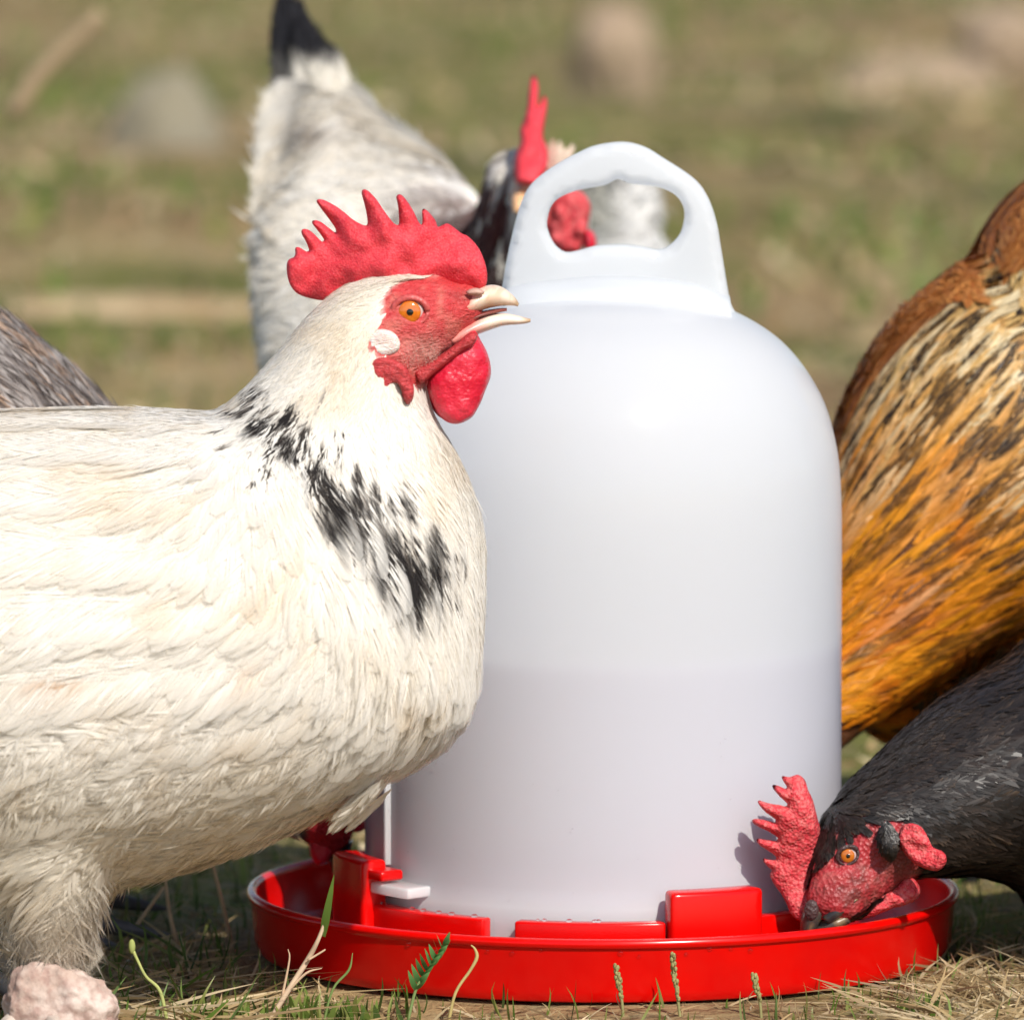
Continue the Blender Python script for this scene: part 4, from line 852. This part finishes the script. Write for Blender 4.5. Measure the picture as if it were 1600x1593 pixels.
# ------------------------------------------------------------------ white hen behind, tail up, face turned to the camera
def back_hen():
    YB, YH = .42, .30
    root = empty('hen', (P(620, 1200, YB).x, YB, 0), label='white hen with a black tail standing behind, its face turned to the camera', cat='hen', group=GROUP)
    torso = [((455, 150), (556, 165), YB+.03, .010), ((434, 205), (606, 215), YB+.012, .016), ((420, 290), (690, 262), YB-.012, .022), ((410, 390), (752, 310), YB-.03, .028), ((414, 500), (800, 430), YB-.034, .034), ((430, 620), (820, 560), YB-.034, .038), ((480, 760), (800, 720), YB-.02, .046), ((560, 850), (740, 830), YB-.02, .028)]
    neck = [((690, 560), (900, 560), YB-.06, .050), ((705, 430), (905, 440), YB-.085, .040), ((745, 345), (905, 370), YH+.015, .028), ((762, 290), (905, 330), YH+.006, .022), ((768, 262), (900, 285), YH+.003, .018), ((790, 240), (872, 245), YH+.005, .011)]
    facel = [((800, 300), (926, 318), YH-.012, .012), ((803, 345), (925, 352), YH-.014, .012), ((815, 390), (915, 392), YH-.012, .010)]
    thigh = [((520, 760), (620, 760), YB-.05, .030), ((540, 860), (600, 860), YB-.05, .018), ((560, 960), (585, 960), YB-.05, .008)]
    thigh2 = [((650, 740), (750, 740), YB+.03, .030), ((670, 850), (730, 850), YB+.03, .018), ((690, 940), (715, 940), YB+.03, .008)]
    me, co = body_mesh('body', [loft_data(torso), loft_data(neck), loft_data(facel), loft_data(thigh), loft_data(thigh2)], .003, 5)
    px = topx(co); c = np.tile(np.array((.88, .82, .74)), (len(co), 1))
    m = (np.abs(px[:, 0]-862) < 62)*(np.abs(px[:, 1]-320) < 85)*(co[:, 1] < YH+.004)
    c = mixc(c, (.55, .07, .07), m*sst(.25, .6, vnoise(px, 22, 2)*.6+.4*sst(925, 880, px[:, 0]))); set_col(me, c); link('body', me, skin_m, root)
    G = [(500, 190, -.3, -1), (560, 240, -.6, -1), (640, 260, -1, -.75), (700, 300, -1, -.3), (600, 350, -1, -.2), (450, 300, -.1, -1), (440, 420, -.4, .8), (430, 550, -.2, 1), (600, 500, -1, .2), (720, 380, -.8, .5), (780, 300, -.5, 1), (780, 400, -.2, 1), (860, 420, .2, 1), (600, 700, -.6, 1)]
    rng = np.random.default_rng(31); cream = np.array((.90, .84, .74))
    def col(px, t, lat, rng, rpx):
        N = px.shape[0]; r1 = rng.random((N, 1, 1, 1)); rb = rng.random(px.shape[:3])[..., None]; X = px[..., 0]; Yp = px[..., 1]
        c = mixc(np.broadcast_to(cream, (*px.shape[:-1], 3)), (.90, .88, .84), r1)
        c = mixc(c, (.46, .38, .31), np.exp(-(((px-np.array((485, 215)))/np.array((30, 18)))**2).sum(-1))*.6)
        hk = sst(690, 725, rpx[:, 0])*sst(315, 345, rpx[:, 1])*sst(860, 820, rpx[:, 0]); c = mixc(c, (.085, .035, .034), (hk[:, None, None, None]*(r1 > .10))*(1-.2*lat))
        hk2 = np.exp(-(((rpx-np.array((775, 300)))/np.array((30, 56)))**2).sum(-1))[:, None, None, None]; c = mixc(c, (.12, .030, .028), np.clip(hk2*1.8, 0, 1)*(r1 > .12))
        return np.clip(c*(.93+.1*rb[..., None]), 0, 1)
    ff = lambda c: ~((np.abs(topx(c)[..., 0]-872) < 50)*(topx(c)[..., 1] > 262)*(topx(c)[..., 1] < 400)*(c[..., 1] < YH+.004))
    p, q = sample(me, 4200, rng, lambda c: ff(c)*(c[..., 1] > YH+.03)*1.); n = len(p)
    plumage('plumage', me, feather_m, root, p, q, flow(G, topx(p)), rng.uniform(.024, .034, n), np.full(n, .018), col, nb=22, lift=.04)
    p, q = sample(me, 1800, rng, lambda c: ff(c)*(c[..., 1] < YH+.06)*1.); n = len(p)
    plumage('plumage', me, feather_m, root, p, q, flow(G, topx(p)), rng.uniform(.010, .018, n), np.full(n, .0045), col, nb=9, lift=.10, K=4)
    # tail: black quills with white coverts
    n = 130; u = rng.random(n); r0 = np.column_stack([446+112*u, 196-14*u+rng.uniform(-12, 12, n)]); r1_ = np.column_stack([437+70*u+rng.normal(0, 5, n), -10+98*u**1.5+rng.uniform(-8, 50, n)])
    tp = np.array([tuple(P(a[0], a[1], YB+.035+rng.uniform(-.012, .012))) for a in r0]); dd_ = r1_-r0; td = np.column_stack([dd_[:, 0], rng.uniform(-6, 6, n), -dd_[:, 1]]); tl = np.linalg.norm(dd_, axis=1)*SCL(YB+.035)
    def tc_(px, t, lat, r, rpx):
        k = sst(112, 84, px[..., 1]+24*(r.random((px.shape[0], 1, 1, 1))-.5)); k2 = sst(468, 446, px[..., 0])*.9
        grey = sst(.5, .8, vnoise(px, 24, 3))*sst(520, 480, px[..., 0])*sst(100, 150, px[..., 1])*.6
        c = mixc(np.broadcast_to((.86, .82, .74), (*px.shape[:-1], 3)), (.20, .20, .22), grey); return mixc(c, (.015, .015, .02), np.clip(np.maximum(k, k2), 0, 1))
    plumage('tail', me, feather_m, root, tp, np.tile((0, -1., .05), (n, 1))+rng.normal(0, .12, (n, 3)), td, tl, np.full(n, .011), tc_, nb=22, hug=False, lift=0, ang=(.9, 1.2))
    comb = [(806, 282), (803, 262), (806, 240), (813, 222), (812, 205), (818, 190), (823, 170), (826, 145), (831, 123), (836, 122), (841, 135), (842, 152), (840, 168), (846, 160), (850, 152), (855, 160), (854, 178), (851, 195), (849, 215), (856, 232), (856, 255), (848, 275), (832, 288), (818, 285)]
    inflate('comb', comb, YH-.022, .012, comb_m, root, step=5, edge=14, spacing=4, yfun=lambda x, y: .035*(1-(y-120)/160)-.012, wob=.002)
    inflate('wattle', [(875, 300), (905, 298), (922, 318), (920, 350), (912, 385), (895, 398), (872, 392), (858, 360), (862, 325)], YH-.026, .008, dry_comb_m, root, step=6, edge=20, spacing=5, wob=.003, seed=7)
    inflate('wattle', [(914, 362), (926, 362), (932, 378), (928, 392), (914, 390)], YH-.03, .006, wattle_m, root, step=5, edge=8, spacing=4)
    beak('beak', [((806, 276), (838, 282), YH-.016, .008), ((802, 294), (832, 298), YH-.026, .007), ((800, 312), (824, 316), YH-.034, .005), ((801, 330), (812, 332), YH-.038, .002)], lambda px: np.broadcast_to((.72, .42, .22), (len(px), 3)), root)
    eye(root, 884, 283, YH-.020, 13, -1); eye(root, 776, 285, YH-.004, 12, -1, lid=darklid_m)
    n = 60; tp = np.array([tuple(P(rng.uniform(842, 885), rng.uniform(240, 285), YH-.012)) for _ in range(n)])
    plumage('crest_down', me, feather_m, root, tp, np.tile((.2, -1., .3), (n, 1)), np.tile((.5, 0, .8), (n, 1))+rng.normal(0, .5, (n, 3)), np.full(n, .006), np.full(n, .0015), lambda px, t, lat, r, rpx: mixc(np.broadcast_to((.80, .66, .54), (*px.shape[:-1], 3)), (.60, .16, .14), r.random((px.shape[0], 1, 1, 1))*(px[..., 0] < 870)*.7), nb=12, K=3, hug=False, lift=.1)
    for x, yy in ((572, YB-.05), (702, YB+.03)):
        k = P(x, 900, yy); a = P(x, 1100, yy); a.z = .006; foot(root, a, Vector((.9, -.4, 0)).normalized(), leg_m, .005, hock=Vector((a.x-.006, yy, .055)), knee=k)
back_hen()

# ------------------------------------------------------------------ pale hen glimpsed through the handle, only its raised rump shows
def far_hen():
    YB = .72
    root = empty('hen', (P(960, 1150, YB).x, YB, 0), label='pale grey and white bird rump seen through the hole of the drinker handle', cat='hen', group=GROUP)
    torso = [((958, 284), (990, 290), YB, .010), ((935, 312), (1018, 330), YB, .018), ((905, 360), (1028, 385), YB, .026), ((865, 430), (1070, 440), YB, .066), ((820, 530), (1100, 530), YB, .076), ((810, 650), (1110, 650), YB, .074), ((860, 760), (1060, 760), YB, .056), ((930, 800), (1000, 800), YB, .02)]
    nk = [((830, 600), (960, 600), YB+.10, .03), ((850, 640), (930, 640), YB+.16, .022), ((870, 740), (920, 740), YB+.20, .018), ((880, 800), (905, 800), YB+.22, .008)]
    me, co = body_mesh('body', [loft_data(torso), loft_data(nk)], .005, 5)
    set_col(me, np.tile(np.array((.8, .79, .77)), (len(co), 1))); link('body', me, skin_m, root)
    rng = np.random.default_rng(41); p, q = sample(me, 1900, rng); n = len(p)
    G = [(970, 300, .3, -1), (940, 380, -.2, -1), (1000, 380, .3, -1), (960, 600, 0, -1)]
    def col(px, t, lat, r, rpx):
        c = mixc(np.broadcast_to((.90, .89, .87), (*px.shape[:-1], 3)), (.42, .41, .34), sst(968, 945, px[..., 0])*sst(405, 350, px[..., 1])*.8); return c
    plumage('plumage', me, feather_m, root, p, q, flow(G, topx(p)), rng.uniform(.03, .045, n), np.full(n, .02), col, nb=12, lift=.01)
    inflate('comb', [(880, 740), (910, 735), (930, 760), (925, 790), (900, 800)], YB+.25, .005, comb_m, root, step=8, edge=12, spacing=6)
    for x in (930, 1000):
        k = P(x, 760, YB); a = P(x, 1000, YB); a.z = .006; foot(root, a, Vector((0, 1, 0)), leg_m, .005, hock=Vector((a.x, YB-.006, .055)), knee=k)
far_hen()

# ------------------------------------------------------------------ grey brown hen drinking behind the white one
def grey_hen():
    Y0 = .045
    root = empty('hen', (P(0, 1500, Y0).x, Y0, 0), label='grey brown hen mostly hidden behind the front white hen, drinking at the far tray edge', cat='hen', group=GROUP)
    torso = [((-520, 470), (-520, 700), Y0, .02), ((-400, 440), (-400, 1000), Y0, .05), ((-200, 440), (-200, 1150), Y0, .064), ((-40, 475), (0, 1240), Y0, .068), ((40, 525), (110, 1260), Y0, .066), ((110, 585), (220, 1270), Y0, .062), ((185, 660), (300, 1270), Y0, .054), ((270, 780), (360, 1260), Y0, .042), ((350, 930), (420, 1260), Y0-.005, .030)]
    neck = [((340, 900), (390, 1240), Y0-.005, .032), ((420, 1060), (425, 1290), Y0-.010, .024), ((478, 1140), (455, 1300), Y0-.014, .019), ((535, 1190), (470, 1310), Y0-.016, .017), ((560, 1240), (485, 1322), Y0-.018, .014), ((556, 1290), (500, 1338), Y0-.018, .009), ((545, 1325), (512, 1345), Y0-.018, .004)]
    thigh = [((-60, 1100), (90, 1100), Y0-.03, .026), ((-40, 1250), (60, 1250), Y0-.03, .016), ((-10, 1350), (30, 1350), Y0-.03, .008)]
    thigh2 = [(a, b, y+.06, r) for a, b, y, r in thigh]
    me, co = body_mesh('body', [loft_data(torso), loft_data(neck), loft_data(thigh), loft_data(thigh2)], .003, 5)
    px = topx(co); c = np.tile(np.array((.12, .09, .07)), (len(co), 1)); c = mixc(c, (.42, .02, .03), (px[:, 0] > 478)*(px[:, 1] > 1180)*1.); set_col(me, c); link('body', me, skin_m, root)
    rng = np.random.default_rng(51); G = [(-400, 600, -1, 0), (-40, 480, -.9, -.45), (60, 560, -.8, -.6), (160, 640, -.75, -.65), (120, 620, -.8, -.6), (300, 900, -.6, -.8), (450, 1150, -.6, -.7), (0, 1000, -1, .2)]
    def col(px, t, lat, r, rpx):
        N = px.shape[0]; r1 = r.random((N, 1, 1, 1)); r2 = r.random((N, 1, 1, 1)); rb = r.random(px.shape[:3])[..., None]
        c = mixc(np.broadcast_to((.46, .40, .36), (*px.shape[:-1], 3)), (.66, .60, .56), r1); c = mixc(c, (.46, .27, .15), (r2 > .8)*.7)
        c = mixc(c, (.075, .055, .05), sst(.38, .75, lat)*(r2 < .8)*.8+.3*(r1 < .25)); return np.clip(c*(.8+.35*rb[..., None]), 0, 1)
    p, q = sample(me, 3000, rng, lambda c: ~((topx(c)[..., 0] > 485)*(topx(c)[..., 1] > 1200))*1.); n = len(p)
    plumage('plumage', me, feather_m, root, p, q, flow(G, topx(p)), rng.uniform(.035, .055, n), rng.uniform(.010, .014, n), col, nb=18, lift=.03, ang=(1.05, 1.35), nvar=.15)
    comb = [(540, 1195), (556, 1205), (572, 1200), (568, 1222), (584, 1228), (572, 1246), (584, 1262), (568, 1272), (572, 1292), (556, 1300), (545, 1290), (545, 1240)]
    inflate('comb', comb, Y0-.018, .006, wattle_m, root, step=5, edge=16, spacing=5)
    inflate('wattle', [(486, 1300), (508, 1304), (520, 1322), (512, 1346), (496, 1350), (484, 1330)], Y0-.024, .005, wattle_m, root, step=5, edge=12, spacing=5)
    eye(root, 525, 1262, Y0-.032, 14, -1, lid=darklid_m); eye(root, 525, 1262, Y0-.004, 14, 1, lid=darklid_m)
    beak('beak', [((552, 1312), (512, 1336), Y0-.018, .006), ((546, 1335), (516, 1350), Y0-.020, .0045), ((536, 1365), (522, 1370), Y0-.021, .0025), ((528, 1385), (525, 1386), Y0-.022, .0006)], lambda px: np.broadcast_to((.02, .016, .016), (len(px), 3)), root)
    for x, yy in ((10, Y0-.03), (10, Y0+.03)):
        k = P(x, 1320, yy); a = P(x, 1450, yy); a.z = .006; foot(root, a, Vector((1, 0, 0)), darkleg_m, .0045, hock=Vector((a.x-.006, yy, .05)), knee=k)
grey_hen()

# ------------------------------------------------------------------ stones, twigs and single plants
def stone(name, c, r, mat, seed, label, cat='stone', amp=.22):
    bm = bmesh.new(); bmesh.ops.create_icosphere(bm, subdivisions=5, radius=1)
    for v in bm.verts:
        n = noise.fractal(v.co*1.1+Vector((seed*3.1, 0, 0)), .8, 2.1, 5)+.5*noise.noise(v.co*.8+Vector((seed, 5, 1)))
        v.co = v.co*(1+amp*n); v.co = Vector((v.co.x*r[0], v.co.y*r[1], v.co.z*r[2]))
    me = bpy.data.meshes.new(name); bm.to_mesh(me); bm.free(); o = link(name, me, mat); o.location = c; tag(o, label, cat); return o
g = P(100, 1512, -.185); stone('stone', (g.x, -.185, g.z-.013), (.017, .010, .0145), stone_m, 2, 'small rough pink and cream stone by the foot of the front white hen')
g = ZG(262, 300); stone('stone', (g.x, g.y, .02), (.055, .05, .09), grey_stone_m, 4, 'blurred upright grey boulder in the far grass behind the hens', amp=.1)
g = ZG(960, 120); stone('stone', (g.x, g.y, .02), (.05, .05, .07), pale_stone_m, 5, 'blurred pinkish upright stone straight above the drinker handle')
g = ZG(1432, 150); stone('stone', (g.x, g.y, .0), (.09, .07, .05), pale_stone_m, 7, 'wide blurred tan stone above the golden rooster')
g = ZG(1560, 110); stone('stone', (g.x, g.y, .02), (.05, .06, .06), pale_stone_m, 8, 'blurred tan stone beside the wide tan one, at the frame edge')
g = ZG(215, 480); stone('straw_mat', (g.x, g.y, -.004), (.15, .05, .012), M('trodden_straw', (.46, .34, .2), rough=.95, bump=[('n', 60, .8, .006)], mottled=[(30, (.3, .2, .1), .8, 5)]), 9, 'flat patch of trodden pale straw far behind the hens', 'straw', amp=.1)

def px_line(pts, Y0, rad, mat, name, label, cat, colr=None, parent=None, n=5):
    P3 = [tuple(P(x, y, Y0+(dy if len(pp) > 2 else 0))) for pp in pts for x, y, dy in [(pp[0], pp[1], pp[2] if len(pp) > 2 else 0)]]
    d = tube_data(P3, rad, 7, n); c = np.tile(np.array(colr or (.5, .38, .22)), (len(d[0]), 1))*(1+.25*(vnoise(topx(d[0]), 9, 3)-.5))[:, None]
    o = link(name, mesh_np(name, *d, col=c), dry_m, parent)
    if label: tag(o, label, cat)
    return o
def leaf(parent, a, b, Y0, w, colr, name='leaf', bend=.0):
    A = np.array([tuple(P(*a, Y0))]); B = np.array([tuple(P(*b, Y0-.002))])
    V, Q, C = ribbons(A, B, np.array([(bend, -.002, bend)]), np.array([w]), np.array([colr]), seed=int(a[0]*7+b[1]))
    return link(name, mesh_np(name, V, Q, None, C), blade_m, parent, smooth=False)
YF = -.132
t = px_line([(418, 1600), (445, 1555), (480, 1500, .002), (496, 1470), (508, 1440), (516, 1418)], YF, [.0008, .0009, .0009, .0007, .0006, .0003], dry_m, 'dry_grass_stem', 'pale forked grass stem with one green tip in front of the tray', 'grass stem', (.62, .46, .32))
for o in (px_line([(446, 1552), (478, 1520), (503, 1512)], YF, [.0005, .0004, .0001], dry_m, 'stem', None, None, (.6, .42, .28), t), px_line([(440, 1560), (452, 1500), (450, 1482)], YF, [.0005, .0003, .0001], dry_m, 'stem', None, None, (.6, .42, .28), t), px_line([(480, 1500), (505, 1485), (508, 1482)], YF, [.0004, .0003, .0001], dry_m, 'stem', None, None, (.6, .42, .28), t)): o.location = (0, 0, 0)
leaf(t, (504, 1462), (522, 1366), YF, .0032, (.16, .27, .05)).location = (0, 0, 0)
t = px_line([(636, 1600), (650, 1545), (668, 1515), (686, 1490), (694, 1475)], YF, [.0005, .0005, .0004, .0004, .0002], dry_m, 'vetch_sprig', 'green feathery sprig with paired leaflets in front of the tray middle', 'sprig', (.20, .28, .10))
for i, (x, y) in enumerate([(650, 1545), (655, 1534), (661, 1524), (667, 1515), (674, 1506), (680, 1498), (686, 1489), (691, 1480)]):
    for sx, sy in ((-10, -24), (14, -14)):
        k = 1.25-.05*i; leaf(t, (x, y), (x+sx*k, y+sy*k), YF, .0020, (.10, .24, .07)).location = (0, 0, 0)
leaf(t, (694, 1478), (703, 1455), YF, .0022, (.10, .24, .07)).location = (0, 0, 0)
px_line([(700, 1600), (712, 1550), (735, 1515), (745, 1495), (742, 1482), (736, 1476)], YF, [.0006, .0005, .0005, .0006, .0004, .0002], dry_m, 'curled_stem', 'thin yellow stem curling over at its tip before the tray', 'stem', (.5, .40, .16))
px_line([(505, 1600), (520, 1545), (545, 1515), (551, 1488)], YF, [.0004, .0004, .0004, .0001], dry_m, 'curled_stem', 'thin green stem bending right at the tray foot beside the forked stem', 'stem', (.18, .26, .08))
for x, y, hh, lb in ((962, 1508, 50, 'short brown green seed head in front of the tray, beside the taller one'), (1050, 1490, 70, 'tallest brown green seed head in front of the red tray'), (1178, 1522, 40, 'split stubby seed head under the tray bracket')):
    st = px_line([(x+14, y+110), (x+9, y+hh), (x, y+8)], YF, [.0005, .0005, .0003], dry_m, 'seed_head', lb, 'seed head', (.30, .28, .12))
    V = []; rg = np.random.default_rng(x)
    ds = []
    for k in range(34):
        f = k/33; cx = x+9*f+rg.uniform(-1, 1)*4*(.4+.6*sin(pi*min(1, f+.15))); cy = y+hh*f; q = P(cx, cy, YF+rg.uniform(-.0008, .0008)); ds.append(ell_data(q, (.0006, .0006, .0009), 6, 5))
    D = merge(*ds); o = link('grains', mesh_np('grains', *D, col=np.tile(np.array((.30, .27, .11)), (len(D[0]), 1))*rg.uniform(.6, 1.4, (len(D[0]), 1))), dry_m, st); o.location = (0, 0, 0)
t = px_line([(262, 1600), (250, 1548), (228, 1525), (215, 1500), (208, 1485)], YF-.02, [.0006, .0006, .0005, .0005, .0006], dry_m, 'budded_stem', 'pale green stem with a swollen bud beside the pink stone', 'stem', (.42, .45, .16))
b = P(206, 1478, YF-.02); o = link('bud', mesh_np('bud', *ell_data(b, (.0011, .0011, .0024)), col=np.tile((.36, .40, .13), (ell_data(b, (1, 1, 1))[0].shape[0], 1))), dry_m, t); o.location = (0, 0, 0)
for pts, lb in (([(276, 1476), (264, 1420), (258, 1370)], 'thin pale upright twig under the belly of the white hen'), ([(362, 1474), (345, 1400), (330, 1340)], 'slanting pale twig between the belly and the red tray'), ([(188, 1478), (228, 1425), (256, 1385)], 'thick dry straw leaning right below the belly of the white hen')):
    px_line(pts, .015, [.0008, .0007, .0005], dry_m, 'dry_twig', lb, 'twig', (.60, .44, .28))
px_line([(20, 180), (70, 110), (160, 20)], 1.6, [.006, .006, .005], dry_m, 'stick', 'blurred pale stick leaning in the far upper corner', 'stick', (.34, .25, .15))
# sprouting clumps of short bright grass right against the camera side of the tray
def tuft(name, cx, Y0, n, spread, hr, label, seed, cols=GREEN):
    rg = np.random.default_rng(seed); g = ZG(cx, 1560); x = P(cx, 1570, Y0).x
    b = np.column_stack([x+rg.normal(0, spread, n), Y0+rg.normal(0, .004, n), np.full(n, -.004)]); h_ = rg.uniform(*hr, n)
    tip = b+np.column_stack([rg.normal(0, .35, n)*h_, rg.normal(-.1, .2, n)*h_, h_]); c = cols[rg.integers(0, len(cols), n)]*rg.uniform(.8, 1.2, (n, 1))
    V, Q, C = ribbons(b, tip, np.column_stack([rg.normal(0, .1, n)*h_, np.zeros(n), .1*h_]), rg.uniform(.001, .0022, n), c, seed=seed)
    o = link(name, mesh_np(name, V, Q, None, C), blade_m, smooth=False); tag(o, label, 'grass tuft')
tuft('grass_tuft', 1435, -.130, 30, .005, (.006, .011), 'bright green grass tuft at the foot of the tray below the black hen', 61)
tuft('grass_tuft', 505, -.128, 70, .012, (.004, .010), 'fine green grass tuft at the foot of the tray near the forked stem', 62)
tuft('grass_tuft', 330, -.135, 36, .010, (.004, .010), 'green and straw tuft between the pink stone and the forked stem', 63)
